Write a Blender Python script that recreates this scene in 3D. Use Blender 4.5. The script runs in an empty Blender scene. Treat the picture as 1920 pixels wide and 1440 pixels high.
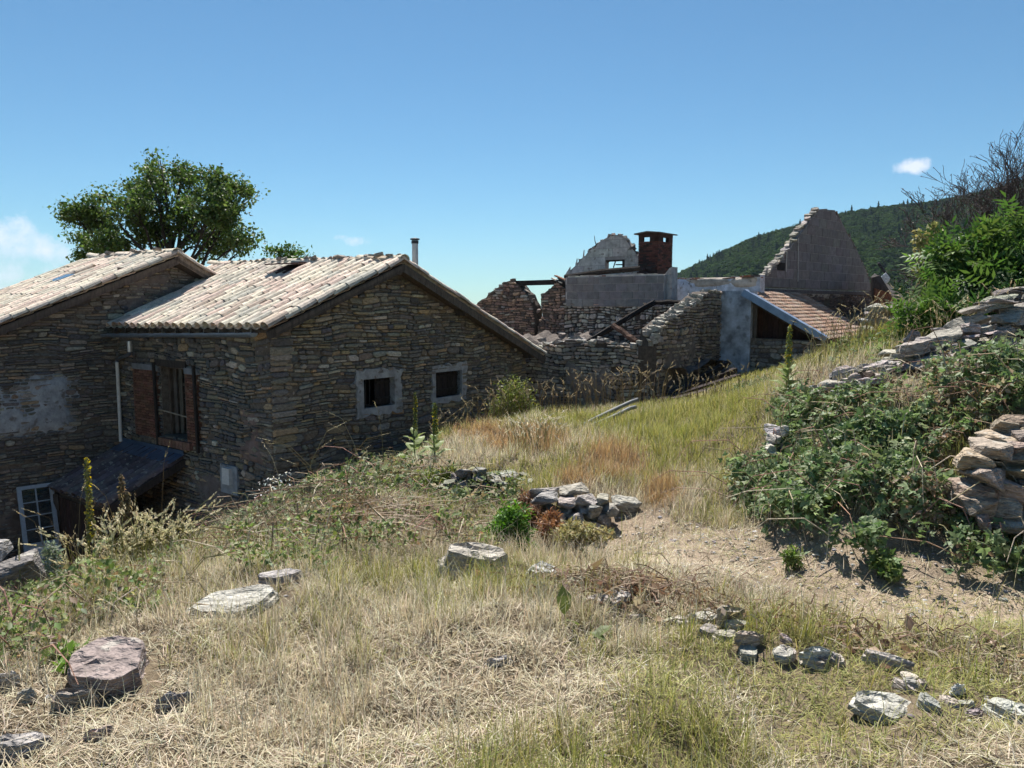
import bpy, bmesh, math, random
import numpy as np
from mathutils import Vector, Matrix, noise
from mathutils.geometry import tessellate_polygon

random.seed(11)
rng = np.random.default_rng(11)
R = math.radians
HAZE = True
SC = bpy.context.scene
COL = SC.collection

# ------------------------------------------------------------------ camera
EYE = Vector((0.0, 0.0, 1.6))
FPX, PITCH = 1442.0, R(5.9)
cam_d = bpy.data.cameras.new('camera')
cam_d.sensor_width = 36.0
cam_d.lens = 36.0 * FPX / 1920.0
cam_d.clip_start, cam_d.clip_end = 0.05, 60000.0
cam = bpy.data.objects.new('camera', cam_d)
cam.location = EYE
cam.rotation_euler = (R(90) - PITCH, 0, 0)
COL.objects.link(cam)
SC.camera = cam

# ------------------------------------------------------------------ sky and sun
SUN_EL, SUN_AZ = R(57), R(-8)           # azimuth from +Y towards +X
world = bpy.data.worlds.new('World')
SC.world = world
world.use_nodes = True
wn, wl = world.node_tree.nodes, world.node_tree.links
bg = wn['Background']
sky = wn.new('ShaderNodeTexSky')
sky.sky_type = 'NISHITA'
sky.sun_disc = False
sky.sun_elevation = SUN_EL
sky.sun_rotation = SUN_AZ
sky.altitude = 900
sky.air_density = 1.0
sky.dust_density = 0.15
sky.ozone_density = 2.2
bg.inputs['Strength'].default_value = 0.055
# clouds: small fair-weather clouds low in the sky, mixed into the sky colour by direction
tc = wn.new('ShaderNodeTexCoord')
def wmath(op, a, b=None, c=None):
    n = wn.new('ShaderNodeMath'); n.operation = op
    for i, v in enumerate((a, b, c)):
        if v is None: continue
        if isinstance(v, (int, float)): n.inputs[i].default_value = v
        else: wl.new(v, n.inputs[i])
    return n.outputs[0]
sep = wn.new('ShaderNodeSeparateXYZ'); wl.new(tc.outputs['Generated'], sep.inputs[0])
az = wmath('ARCTAN2', sep.outputs['X'], sep.outputs['Y'])
el = wmath('ARCSINE', sep.outputs['Z'])
cmb = wn.new('ShaderNodeCombineXYZ'); wl.new(az, cmb.inputs[0]); wl.new(el, cmb.inputs[1])
nz = wn.new('ShaderNodeTexNoise'); nz.inputs['Scale'].default_value = 30; nz.inputs['Detail'].default_value = 7
nz.inputs['Roughness'].default_value = 0.62
wl.new(cmb.outputs[0], nz.inputs['Vector'])
nz2 = wn.new('ShaderNodeTexNoise'); nz2.inputs['Scale'].default_value = 9; nz2.inputs['Detail'].default_value = 3
wl.new(cmb.outputs[0], nz2.inputs['Vector'])
def pix_ae(px, py):
    dx, dy = (px - 960) / FPX, (720 - py) / FPX
    d = Vector((dx, math.cos(PITCH) + math.sin(PITCH) * dy, -math.sin(PITCH) + math.cos(PITCH) * dy)).normalized()
    return math.atan2(d.x, d.y), math.asin(d.z)
clouds = [(10, 455, 95, 42, 1.0), (75, 468, 70, 30, .9), (-60, 520, 210, 70, .8), (1706, 311, 34, 13, 1.0),
          (672, 452, 46, 10, .7), (640, 446, 20, 7, .6), (40, 560, 260, 60, .6)]
acc = None
for px, py, rx, ry, amt in clouds:
    a0, e0 = pix_ae(px, py)
    da = wmath('MULTIPLY', wmath('SUBTRACT', az, a0), FPX / rx)
    de = wmath('MULTIPLY', wmath('SUBTRACT', el, e0), FPX / ry)
    r2 = wmath('ADD', wmath('MULTIPLY', da, da), wmath('MULTIPLY', de, de))
    m = wmath('MULTIPLY', wmath('SUBTRACT', 1.0, r2), amt)
    acc = m if acc is None else wmath('MAXIMUM', acc, m)
dens = wmath('ADD', wmath('MULTIPLY', wmath('MAXIMUM', acc, -1.5), 0.62), wmath('MULTIPLY', wmath('SUBTRACT', nz.outputs['Fac'], 0.52), 3.0))
dens = wmath('MULTIPLY', dens, 1.2)
clamp = wn.new('ShaderNodeClamp'); wl.new(dens, clamp.inputs[0])
mask = wmath('MULTIPLY', clamp.outputs[0], 0.8)
mixc = wn.new('ShaderNodeMixRGB'); wl.new(mask, mixc.inputs['Fac'])
mixc.inputs['Color2'].default_value = (10.5, 10.8, 11.8, 1)
tint = wn.new('ShaderNodeMixRGB'); tint.blend_type = 'MULTIPLY'; tint.inputs[0].default_value = 1.0
tint.inputs[2].default_value = (0.67, 1.0, 1.08, 1)
wl.new(sky.outputs[0], tint.inputs[1])
wl.new(tint.outputs[0], mixc.inputs['Color1'])
wl.new(mixc.outputs[0], bg.inputs['Color'])

sd = bpy.data.lights.new('sun', 'SUN')
sd.energy = 5.0
sd.angle = R(0.53)
sd.color = (1.0, 0.955, 0.88)
sun = bpy.data.objects.new('sun', sd)
sun_dir = Vector((math.sin(SUN_AZ) * math.cos(SUN_EL), math.cos(SUN_AZ) * math.cos(SUN_EL), math.sin(SUN_EL)))
sun.rotation_euler = (-sun_dir).to_track_quat('-Z', 'Y').to_euler()
sun.location = sun_dir * 60
COL.objects.link(sun)

SC.view_settings.view_transform = 'Standard'
SC.view_settings.look = 'None'
SC.view_settings.gamma = 1.0
SC.view_settings.use_curve_mapping = False
SC.view_settings.exposure = 0.85
SC.render.engine = 'CYCLES'
SC.cycles.max_bounces = 6
SC.cycles.diffuse_bounces = 2
SC.cycles.use_adaptive_sampling = True
SC.cycles.adaptive_threshold = 0.03
SC.cycles.glossy_bounces = 2
SC.cycles.transmission_bounces = 3
SC.cycles.volume_bounces = 0
SC.cycles.caustics_reflective = False
SC.cycles.caustics_refractive = False

# ------------------------------------------------------------------ helpers
def ray(px, py):
    dx, dy = (px - 960) / FPX, (720 - py) / FPX
    return Vector((dx, math.cos(PITCH) + math.sin(PITCH) * dy, -math.sin(PITCH) + math.cos(PITCH) * dy))

def P(px, py, Y):
    """the point seen at a photo position, Y metres ahead"""
    d = ray(px, py)
    return EYE + d * (Y / d.y)

class Frame:
    """a vertical wall plane: u along, z up, w out of the wall"""
    def __init__(s, O, U, N):
        s.O, s.U, s.N = Vector((O[0], O[1], 0)), Vector((U[0], U[1], 0)).normalized(), Vector((N[0], N[1], 0)).normalized()
    def pt(s, u, z, w=0.0):
        return s.O + s.U * u + s.N * w + Vector((0, 0, z))
    def pix(s, px, py, w=0.0):
        d = ray(px, py)
        t = (s.O + s.N * w - EYE).dot(s.N) / d.dot(s.N)
        q = EYE + d * t
        return (q - s.O).dot(s.U), q.z

ORG = {}
def org(o):
    return ORG[o.name] if o is not None else Vector((0, 0, 0))

def tagged(o, label, cat, group=None, kind=None):
    if label: o['label'] = label
    if cat: o['category'] = cat
    if group: o['group'] = group
    if kind: o['kind'] = kind
    return o

def thing(name, label, cat, loc, group=None):
    o = bpy.data.objects.new(name, None)
    o.empty_display_size = 0.2
    o.location = loc
    COL.objects.link(o)
    ORG[o.name] = Vector(loc)
    return tagged(o, label, cat, group)

def np_mesh(name, V, F, mat, col=None, smooth=False):
    """V (n,3), F list of equal-length faces (m,k) or python lists"""
    me = bpy.data.meshes.new(name)
    if isinstance(F, np.ndarray):
        k = F.shape[1]
        me.vertices.add(len(V)); me.vertices.foreach_set('co', np.ascontiguousarray(V, dtype=np.float32).ravel())
        me.loops.add(F.size); me.loops.foreach_set('vertex_index', np.ascontiguousarray(F, dtype=np.int32).ravel())
        me.polygons.add(len(F)); me.polygons.foreach_set('loop_start', np.arange(0, F.size, k, dtype=np.int32))
        me.update(calc_edges=True)
    else:
        me.from_pydata([tuple(v) for v in V], [], F)
    if col is not None:
        c = np.asarray(col, dtype=np.float32)
        if c.ndim == 1: c = np.tile(c, (len(V), 1))
        c4 = np.ones((len(V), 4), dtype=np.float32); c4[:, :3] = c[:, :3]
        at = me.color_attributes.new('Col', 'FLOAT_COLOR', 'POINT')
        at.data.foreach_set('color', c4.ravel())
    if mat is not None: me.materials.append(mat)
    if smooth: me.polygons.foreach_set('use_smooth', np.ones(len(me.polygons), dtype=bool))
    return me

def put(name, me, parent=None, at=None):
    """link a mesh whose vertices are world positions minus `at` (or minus the parent's origin)"""
    o = bpy.data.objects.new(name, me)
    COL.objects.link(o)
    po = org(parent)
    if parent is not None: o.parent = parent
    if at is None: at = po
    o.location = Vector(at) - po
    ORG[o.name] = Vector(at)
    return o

class MB:
    """collects geometry in world positions"""
    def __init__(s): s.v, s.f, s.c = [], [], []
    def add(s, vs, fs, c=(0.5, 0.5, 0.5)):
        n = len(s.v); s.v += [tuple(v) for v in vs]; s.f += [tuple(i + n for i in f) for f in fs]
        s.c += [tuple(c)] * len(vs)
        return s
    def box(s, o, ax, ay, az, c=(0.5,) * 3):
        o, ax, ay, az = map(Vector, (o, ax, ay, az))
        vs = [o, o + ax, o + ax + ay, o + ay, o + az, o + ax + az, o + ax + ay + az, o + ay + az]
        if ax.cross(ay).dot(az) > 0: fs = [(3, 2, 1, 0), (4, 5, 6, 7), (0, 1, 5, 4), (1, 2, 6, 5), (2, 3, 7, 6), (3, 0, 4, 7)]
        else: fs = [(0, 1, 2, 3), (7, 6, 5, 4), (4, 5, 1, 0), (5, 6, 2, 1), (6, 7, 3, 2), (7, 4, 0, 3)]
        return s.add(vs, fs, c)
    def bar(s, a, b, w, h, up=(0, 0, 1), c=(0.5,) * 3):
        a, b, up = Vector(a), Vector(b), Vector(up)
        d = (b - a); x = d.normalized(); sd_ = x.cross(up).normalized(); u2 = sd_.cross(x)
        return s.box(a - sd_ * w / 2 - u2 * h / 2, d, sd_ * w, u2 * h, c)
    def tube(s, pts, rad, n=6, c=(0.5,) * 3, cap=True):
        pts = [Vector(p) for p in pts]; m = len(pts)
        if isinstance(rad, (int, float)): rad = [rad] * m
        vs, fs = [], []
        ref = Vector((0.31, 0.17, 0.93))
        for i, p in enumerate(pts):
            t = (pts[min(i + 1, m - 1)] - pts[max(i - 1, 0)]).normalized()
            a = t.cross(ref)
            if a.length < 1e-3: a = t.cross(Vector((1, 0, 0)))
            a.normalize(); b = t.cross(a)
            for k in range(n):
                an = 2 * math.pi * k / n
                vs.append(p + (a * math.cos(an) + b * math.sin(an)) * rad[i])
        for i in range(m - 1):
            for k in range(n):
                k2 = (k + 1) % n
                fs.append((i * n + k, i * n + k2, (i + 1) * n + k2, (i + 1) * n + k))
        if cap:
            fs.append(tuple(reversed(range(n)))); fs.append(tuple((m - 1) * n + k for k in range(n)))
        return s.add(vs, fs, c)
    def prism(s, poly, ext, c=(0.5,) * 3):
        """closed polygon (world pts) extruded by vector ext; concave outlines are fine"""
        poly = [Vector(p) for p in poly]; n = len(poly); ext = Vector(ext)
        tris = tessellate_polygon([poly])
        vs = poly + [p + ext for p in poly]
        fs = [tuple(t) for t in tris] + [tuple(i + n for i in reversed(t)) for t in tris]
        fs += [(i, (i + 1) % n, (i + 1) % n + n, i + n) for i in range(n)]
        return s.add(vs, fs, c)
    def build(s, name, mat, parent=None, smooth=False, centre=False):
        if parent is not None and not centre: at = org(parent)
        elif centre: at = Vector(np.mean(np.array(s.v), axis=0))
        else: at = Vector((0, 0, 0))
        V = np.array(s.v, dtype=np.float64) - np.array(at)
        me = np_mesh(name, V, s.f, mat, np.array(s.c, dtype=np.float32), smooth)
        bm = bmesh.new(); bm.from_mesh(me); bmesh.ops.recalc_face_normals(bm, faces=bm.faces); bm.to_mesh(me); bm.free()
        return put(name, me, parent, at)

def fbm(x, y, z=0.0, sc=1.0, oct=3):
    v, a, f = 0.0, 1.0, sc
    for _ in range(oct):
        v += a * noise.noise(Vector((x * f, y * f, z * f + 3.7))); a *= 0.5; f *= 2.1
    return v

# cheap vectorised value noise for placing vegetation and colouring it
_perm = np.random.default_rng(5).random((256, 256))
def vnoise(x, y, sc):
    x = np.asarray(x) * sc + 1000.0; y = np.asarray(y) * sc + 1000.0
    xi, yi = np.floor(x).astype(int), np.floor(y).astype(int)
    fx, fy = x - xi, y - yi
    fx, fy = fx * fx * (3 - 2 * fx), fy * fy * (3 - 2 * fy)
    g = lambda i, j: _perm[i % 256, j % 256]
    return (g(xi, yi) * (1 - fx) + g(xi + 1, yi) * fx) * (1 - fy) + (g(xi, yi + 1) * (1 - fx) + g(xi + 1, yi + 1) * fx) * fy

# ------------------------------------------------------------------ materials
def mat_attr(name, rough=0.9, n_scale=8.0, n_amt=0.35, bump=0.3, b_scale=30.0, spec=0.25, metal=0.0, coords='Object', stretch=None, speck=None, bdist=0.02):
    """base colour from the 'Col' attribute, varied and roughened by noise"""
    m = bpy.data.materials.new(name); m.use_nodes = True
    n, l = m.node_tree.nodes, m.node_tree.links
    b = n['Principled BSDF']
    at = n.new('ShaderNodeAttribute'); at.attribute_name = 'Col'
    tx = n.new('ShaderNodeNewGeometry')
    vec = tx.outputs['Position']
    if stretch:
        mp = n.new('ShaderNodeMapping'); mp.inputs['Scale'].default_value = stretch
        l.new(vec, mp.inputs['Vector']); vec = mp.outputs[0]
    nt = n.new('ShaderNodeTexNoise'); nt.inputs['Scale'].default_value = n_scale; nt.inputs['Detail'].default_value = 3
    nt.inputs['Roughness'].default_value = 0.65
    l.new(vec, nt.inputs['Vector'])
    mr = n.new('ShaderNodeMapRange'); mr.inputs['From Min'].default_value = 0.3; mr.inputs['From Max'].default_value = 0.7
    mr.inputs['To Min'].default_value = 1 - n_amt; mr.inputs['To Max'].default_value = 1 + n_amt
    l.new(nt.outputs['Fac'], mr.inputs['Value'])
    mx = n.new('ShaderNodeMixRGB'); mx.blend_type = 'MULTIPLY'; mx.inputs['Fac'].default_value = 1
    l.new(at.outputs['Color'], mx.inputs['Color1']); l.new(mr.outputs[0], mx.inputs['Color2'])
    out = mx.outputs[0]
    if speck:      # (colour, scale, threshold): lichen, soot or pale grit
        n3 = n.new('ShaderNodeTexNoise'); n3.inputs['Scale'].default_value = speck[1]; n3.inputs['Detail'].default_value = 2
        l.new(vec, n3.inputs['Vector'])
        r3 = n.new('ShaderNodeMapRange'); r3.inputs['From Min'].default_value = speck[2]; r3.inputs['From Max'].default_value = speck[2] + 0.08
        r3.inputs['To Max'].default_value = 0.75
        l.new(n3.outputs['Fac'], r3.inputs['Value'])
        m3 = n.new('ShaderNodeMixRGB'); l.new(r3.outputs[0], m3.inputs['Fac']); l.new(out, m3.inputs['Color1'])
        m3.inputs['Color2'].default_value = (*speck[0], 1); out = m3.outputs[0]
    l.new(out, b.inputs['Base Color'])
    b.inputs['Roughness'].default_value = rough
    b.inputs['Specular IOR Level'].default_value = spec
    b.inputs['Metallic'].default_value = metal
    if bump:
        n2 = n.new('ShaderNodeTexNoise'); n2.inputs['Scale'].default_value = b_scale; n2.inputs['Detail'].default_value = 3
        l.new(vec, n2.inputs['Vector'])
        bp = n.new('ShaderNodeBump'); bp.inputs['Strength'].default_value = bump; bp.inputs['Distance'].default_value = bdist
        l.new(n2.outputs['Fac'], bp.inputs['Height']); l.new(bp.outputs[0], b.inputs['Normal'])
    return m

def mat_leaf(name, trans=0.35, rough=0.55, spec=0.3):
    m = bpy.data.materials.new(name); m.use_nodes = True
    n, l = m.node_tree.nodes, m.node_tree.links
    b = n['Principled BSDF']; o = n['Material Output']
    at = n.new('ShaderNodeAttribute'); at.attribute_name = 'Col'
    l.new(at.outputs['Color'], b.inputs['Base Color'])
    b.inputs['Roughness'].default_value = rough; b.inputs['Specular IOR Level'].default_value = spec
    tr = n.new('ShaderNodeBsdfTranslucent')
    hs = n.new('ShaderNodeHueSaturation'); hs.inputs['Saturation'].default_value = 1.15; hs.inputs['Value'].default_value = 1.3
    l.new(at.outputs['Color'], hs.inputs['Color']); l.new(hs.outputs[0], tr.inputs['Color'])
    mx = n.new('ShaderNodeMixShader'); mx.inputs[0].default_value = trans
    l.new(b.outputs[0], mx.inputs[1]); l.new(tr.outputs[0], mx.inputs[2]); l.new(mx.outputs[0], o.inputs['Surface'])
    return m

M_STONE = mat_attr('schist_masonry', 0.88, 14, 0.38, 0.5, 45, stretch=(1, 1, 2.2), speck=((0.34, 0.33, 0.30), 9, 0.66))
M_ROCK = mat_attr('schist_rock', 0.88, 12, 0.42, 1.0, 22, bdist=.045, stretch=(1, 1, 3.0), speck=((0.42, 0.39, 0.34), 9, 0.60))
M_MORTAR = mat_attr('earth_mortar', 0.95, 10, 0.4, 0.7, 40)
M_RENDER = mat_attr('old_render', 0.92, 5, 0.32, 0.6, 22, speck=((0.16, 0.13, 0.11), 6, 0.62))
M_CONC = mat_attr('concrete', 0.9, 6, 0.22, 0.35, 60)
M_SMOOTHC = mat_attr('trowelled_concrete', 0.85, 2.4, 0.55, 0.5, 9, speck=((0.17, 0.18, 0.19), 3, 0.58))
M_TILE = mat_attr('terracotta', 0.86, 9, 0.28, 0.35, 40, speck=((0.36, 0.33, 0.28), 11, 0.60))
M_WOOD = mat_attr('weathered_wood', 0.85, 20, 0.4, 0.5, 60, stretch=(1, 1, 0.25))
M_CHAR = mat_attr('charred_wood', 0.9, 12, 0.5, 0.8, 30, spec=0.1)
M_ZINC = mat_attr('zinc', 0.42, 5, 0.2, 0.05, 10, spec=0.5, metal=0.75)
M_PAINT = mat_attr('old_paint', 0.6, 14, 0.12, 0.15, 40)
M_BRICK = mat_attr('brick', 0.9, 18, 0.3, 0.4, 60)
M_PLAIN = mat_attr('matte', 0.9, 10, 0.2, 0.2, 30)
M_LEAF = mat_leaf('leaf')
M_FAR = mat_leaf('far_leaf', 0.2, 1.0, 0.0)
M_GRASS = mat_leaf('grass_blade', 0.3, 0.6, 0.25)
M_BARK = mat_attr('bark', 0.95, 14, 0.4, 0.8, 30, stretch=(1, 1, 0.3))
def mat_glass(name):
    m = bpy.data.materials.new(name); m.use_nodes = True
    b = m.node_tree.nodes['Principled BSDF']
    b.inputs['Base Color'].default_value = (0.9, 0.95, 0.95, 1); b.inputs['Roughness'].default_value = 0.03
    b.inputs['Transmission Weight'].default_value = 0.95; b.inputs['IOR'].default_value = 1.3
    return m
M_GLASS = mat_glass('window_glass')

# ------------------------------------------------------------------ terrain
CTRL = [(0,-3,0),(-4,-2,-.1),(4,-2,.2),(0,2.5,0),(-2,2.5,0),(2,2.5,.03),(0,4,0),(2.5,4,0),(-1.5,4,0),(-2.6,4,-.1),(-4,3,-.35),
 (-3.2,5.5,-.62),(-4,7,-1.5),(-6,9,-2.9),(-7.5,12,-4.1),(-10,14,-4.3),(-9,17,-4.3),(-8,15,-4.2),(-6.5,14,-3.5),(-5.2,14.3,-2.6),(-4.6,14.6,-2.1),
 (-2.0,5.6,-.2),(-2.65,7.5,-.6),(-2,9,-.55),(-1,7,-.28),(-.6,9.5,-.32),(-1.5,11.5,-.8),(-2.8,11.5,-1.6),(-2.6,14.5,-1.95),
 (-3.6,16.6,-2.0),(-2.3,18.2,-1.8),(-1.1,19.7,-1.6),(.4,21.6,-1.45),(-.92,12,-.45),(-.5,15,-.9),(.5,12,-.4),(2,12,-.28),(3,15,-.5),(2,17,-.9),
 (3.74,20,-1.0),(6.4,23.3,-.55),(8.8,21.5,0),(5.5,17,-.1),(6,14,.4),(1,7,-.12),(2,8.7,-.12),(0,6,-.27),(-.3,7.5,-.52),(-.9,7.6,-.5),(.5,6.2,-.38),(.95,6.35,-.32),(.45,7.35,-.1),(.9,7.2,-.1),(-.3,8.75,-.22),(.2,8.2,-.22),(3.6,11,.05),
 (1.8,5.8,0),(2.2,4.5,0),(2.9,4.2,.02),(1.95,7,-.05),(2.35,8.4,-.08),(2.35,6.9,.03),(2.42,7.5,0),(2.95,7.5,.62),(3.2,7,.75),(3.2,6.2,.66),(2.55,5.3,.25),(4.2,6.5,.95),(3.3,4.9,.1),(2.9,4.85,.12),(3.75,5.8,.85),
 (4.05,6.2,1.0),(5.5,6.5,1.2),(4.2,4.3,.15),(4.5,3,.2),(6,4,.7),(4.1,8,.88),(5.5,8.5,1.2),(3.3,8.8,.7),(4.5,11,.85),(5.5,12,.9),(7,10,1.5),
 (8,14,1.5),(9,18,.9),(7,17,.55),(12,20,1.2),(12,28,1.0),(14,12,2),(0,30,-2),(-5,30,-3),(-15,30,-4.5),(10,35,0),(-14,20,-4.4),(-12,8,-4),(-9,5,-2.6),
 (-6,2,-1),(-8,-3,-1),(20,20,3),(20,5,3),(8,-3,1),(-22,12,-5),(-22,30,-6),(24,35,3),(-20,-4,-3),(20,-6,3)]
_cp = np.array(CTRL, dtype=float)
def _k(r2): return 0.5 * r2 * np.log(r2 + 1e-9)
def _fit():
    n = len(_cp)
    d2 = ((_cp[:, None, :2] - _cp[None, :, :2]) ** 2).sum(-1)
    A = np.zeros((n + 3, n + 3)); A[:n, :n] = _k(d2) + np.eye(n) * 0.02
    A[:n, n] = 1; A[:n, n + 1:] = _cp[:, :2]; A[n, :n] = 1; A[n + 1:, :n] = _cp[:, :2].T
    return np.linalg.solve(A, np.concatenate([_cp[:, 2], np.zeros(3)]))
_w = _fit()
def TZ(x, y, rough=True):
    x = np.asarray(x, dtype=float); y = np.asarray(y, dtype=float); sh = x.shape
    x, y = x.ravel(), y.ravel()
    cx, cy = np.clip(x, -24, 26), np.clip(y, -6, 38)
    out = np.empty(len(x))
    for i in range(0, len(x), 20000):
        s = slice(i, i + 20000)
        d2 = (cx[s, None] - _cp[None, :, 0]) ** 2 + (cy[s, None] - _cp[None, :, 1]) ** 2
        out[s] = _k(d2) @ _w[:len(_cp)] + _w[-3] + _w[-2] * cx[s] + _w[-1] * cy[s]
    if rough:
        out += (vnoise(x, y, 1.7) - .5) * .13 + (vnoise(x, y, 5.0) - .5) * .07 + (vnoise(x, y, 14.0) - .5) * .018
    far = np.hypot(np.maximum(np.abs(x) - 22, 0), np.maximum(np.maximum(y - 36, -6 - y), 0))
    t = np.clip(far / 180, 0, 1); t = t * t * (3 - 2 * t)
    out = out * (1 - t) + t * (-70.0)
    return out.reshape(sh)
def gz(x, y): return float(TZ(np.array([x]), np.array([y]))[0])

def mat_ground():
    m = bpy.data.materials.new('dry_mountain_soil'); m.use_nodes = True
    n, l = m.node_tree.nodes, m.node_tree.links
    b = n['Principled BSDF']
    g = n.new('ShaderNodeNewGeometry')
    def noi(s, d=6, r=.6):
        t = n.new('ShaderNodeTexNoise'); t.inputs['Scale'].default_value = s; t.inputs['Detail'].default_value = d; t.inputs['Roughness'].default_value = r
        l.new(g.outputs['Position'], t.inputs['Vector']); return t.outputs['Fac']
    r1 = n.new('ShaderNodeValToRGB'); l.new(noi(1.1), r1.inputs[0])
    e = r1.color_ramp.elements; e[0].position = .32; e[0].color = (.15, .12, .085, 1); e[1].position = .68; e[1].color = (.26, .21, .15, 1)
    r2 = n.new('ShaderNodeValToRGB'); l.new(noi(22, 5, .7), r2.inputs[0])
    e = r2.color_ramp.elements; e[0].position = .3; e[0].color = (.62, .6, .58, 1); e[1].position = .72; e[1].color = (1.25, 1.22, 1.15, 1)
    mx = n.new('ShaderNodeMixRGB'); mx.blend_type = 'MULTIPLY'; mx.inputs[0].default_value = 1
    l.new(r1.outputs[0], mx.inputs[1]); l.new(r2.outputs[0], mx.inputs[2])
    at = n.new('ShaderNodeAttribute'); at.attribute_name = 'Col'
    m2 = n.new('ShaderNodeMixRGB'); m2.blend_type = 'MULTIPLY'; m2.inputs[0].default_value = 1
    l.new(mx.outputs[0], m2.inputs[1]); l.new(at.outputs['Color'], m2.inputs[2])
    l.new(m2.outputs[0], b.inputs['Base Color'])
    b.inputs['Roughness'].default_value = .95; b.inputs['Specular IOR Level'].default_value = .1
    bp = n.new('ShaderNodeBump'); bp.inputs['Strength'].default_value = .8; bp.inputs['Distance'].default_value = .03
    l.new(noi(40, 6, .75), bp.inputs['Height']); l.new(bp.outputs[0], b.inputs['Normal'])
    return m
M_GROUND = mat_ground()

PATH = [(5.2, 3.4), (3.6, 3.85), (2.5, 4.25), (1.75, 4.75), (1.2, 5.4), (.85, 6.3)]
def path_d(x, y):
    """distance from the trodden track"""
    x = np.asarray(x); y = np.asarray(y); best = np.full(x.shape, 1e9)
    for (ax, ay), (bx, by) in zip(PATH[:-1], PATH[1:]):
        dx, dy = bx - ax, by - ay
        t = np.clip(((x - ax) * dx + (y - ay) * dy) / (dx * dx + dy * dy), 0, 1)
        best = np.minimum(best, np.hypot(x - ax - t * dx, y - ay - t * dy))
    return best

def build_ground():
    ys = list(np.arange(-4, 9, .1)) + list(np.arange(9, 24, .2)) + list(np.arange(24, 40, .5))
    g = 40.0
    while g < 40000: ys.append(g); g = g * 1.22
    neg = -5.0
    pre = []
    while neg > -20000: pre.append(neg); neg *= 1.6
    ys = sorted(pre) + ys
    xs = list(np.arange(-13, 13, .1)); g = 13.0; st = .25
    ext = []
    while g < 40000: ext.append(g); g += st; st *= 1.16
    xs = sorted([-e for e in ext]) + xs + ext
    xs = sorted(set(round(float(a), 3) for a in xs))
    X, Y = np.meshgrid(np.array(xs), np.array(ys))
    Z = TZ(X, Y)
    pd = path_d(X, Y)
    Z -= .05 * np.exp(-(pd / .35) ** 2)
    V = np.stack([X, Y, Z], -1).reshape(-1, 3)
    ny, nx = X.shape
    I = np.arange(ny * nx).reshape(ny, nx)
    F = np.stack([I[:-1, :-1], I[:-1, 1:], I[1:, 1:], I[1:, :-1]], -1).reshape(-1, 4)
    # bare pale track, greener far valley
    c = np.ones((len(V), 3), dtype=np.float32)
    tr = np.exp(-(pd.ravel() / .5) ** 4)[:, None]
    c = c * (1 - tr) + tr * np.array([1.8, 1.8, 1.95])
    far = np.clip((np.hypot(V[:, 0], V[:, 1]) - 60) / 60, 0, 1)[:, None]
    c = c * (1 - far) + far * np.array([.22, .34, .2])
    me = np_mesh('ground', V, F, M_GROUND, c, smooth=True)
    o = put('ground', me); o['kind'] = 'structure'; o['label'] = 'dry sloping ground of straw-coloured soil'
build_ground()

# ------------------------------------------------------------------ masonry
def jit(c, a=0.18, r=random):
    k = 1 + r.uniform(-a, a)
    return tuple(max(0.005, x * k * (1 + r.uniform(-a, a) * .25)) for x in c)

PAL_BROWN = [((.15, .125, .095), 5), ((.115, .105, .092), 5), ((.21, .16, .10), 2.2), ((.075, .073, .075), 2.5), ((.26, .235, .19), 1.3), ((.16, .15, .125), 4), ((.25, .175, .105), .5)]
PAL_GREY = [((.19, .18, .165), 5), ((.13, .128, .125), 4), ((.26, .245, .22), 3), ((.085, .083, .085), 2), ((.17, .14, .12), 2)]
PAL_BURNT = [((.17, .12, .10), 5), ((.12, .09, .08), 4), ((.24, .17, .135), 2.5), ((.07, .06, .058), 3), ((.22, .21, .20), 1.5)]
PAL_PALE = [((.27, .25, .225), 5), ((.20, .185, .165), 4), ((.34, .32, .29), 2), ((.13, .12, .115), 2), ((.24, .18, .15), 1.5)]
PAL_DARKL = [((.13, .118, .105), 5), ((.10, .094, .088), 5), ((.175, .15, .123), 3), ((.07, .069, .07), 3), ((.22, .205, .175), 1.2), ((.19, .14, .095), 1)]
def pick(pal, warm=(1.62, 1.57, 1.48)):
    c = jit(random.choices([p[0] for p in pal], [p[1] for p in pal])[0], .2)
    return tuple(a * b for a, b in zip(c, warm))

def poly_iv(poly, z):
    xs = []
    for i in range(len(poly)):
        (a, az_), (b, bz_) = poly[i], poly[(i + 1) % len(poly)]
        if (az_ <= z < bz_) or (bz_ <= z < az_): xs.append(a + (b - a) * (z - az_) / (bz_ - az_))
    xs.sort()
    return [(xs[i], xs[i + 1]) for i in range(0, len(xs) - 1, 2)]
def iv_and(A, B):
    return [(max(a, c), min(b, d)) for a, b in A for c, d in B if min(b, d) > max(a, c)]
def iv_sub(A, c, d):
    out = []
    for a, b in A:
        if d <= a or c >= b: out.append((a, b)); continue
        if c > a: out.append((a, c))
        if d < b: out.append((d, b))
    return out

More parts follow.
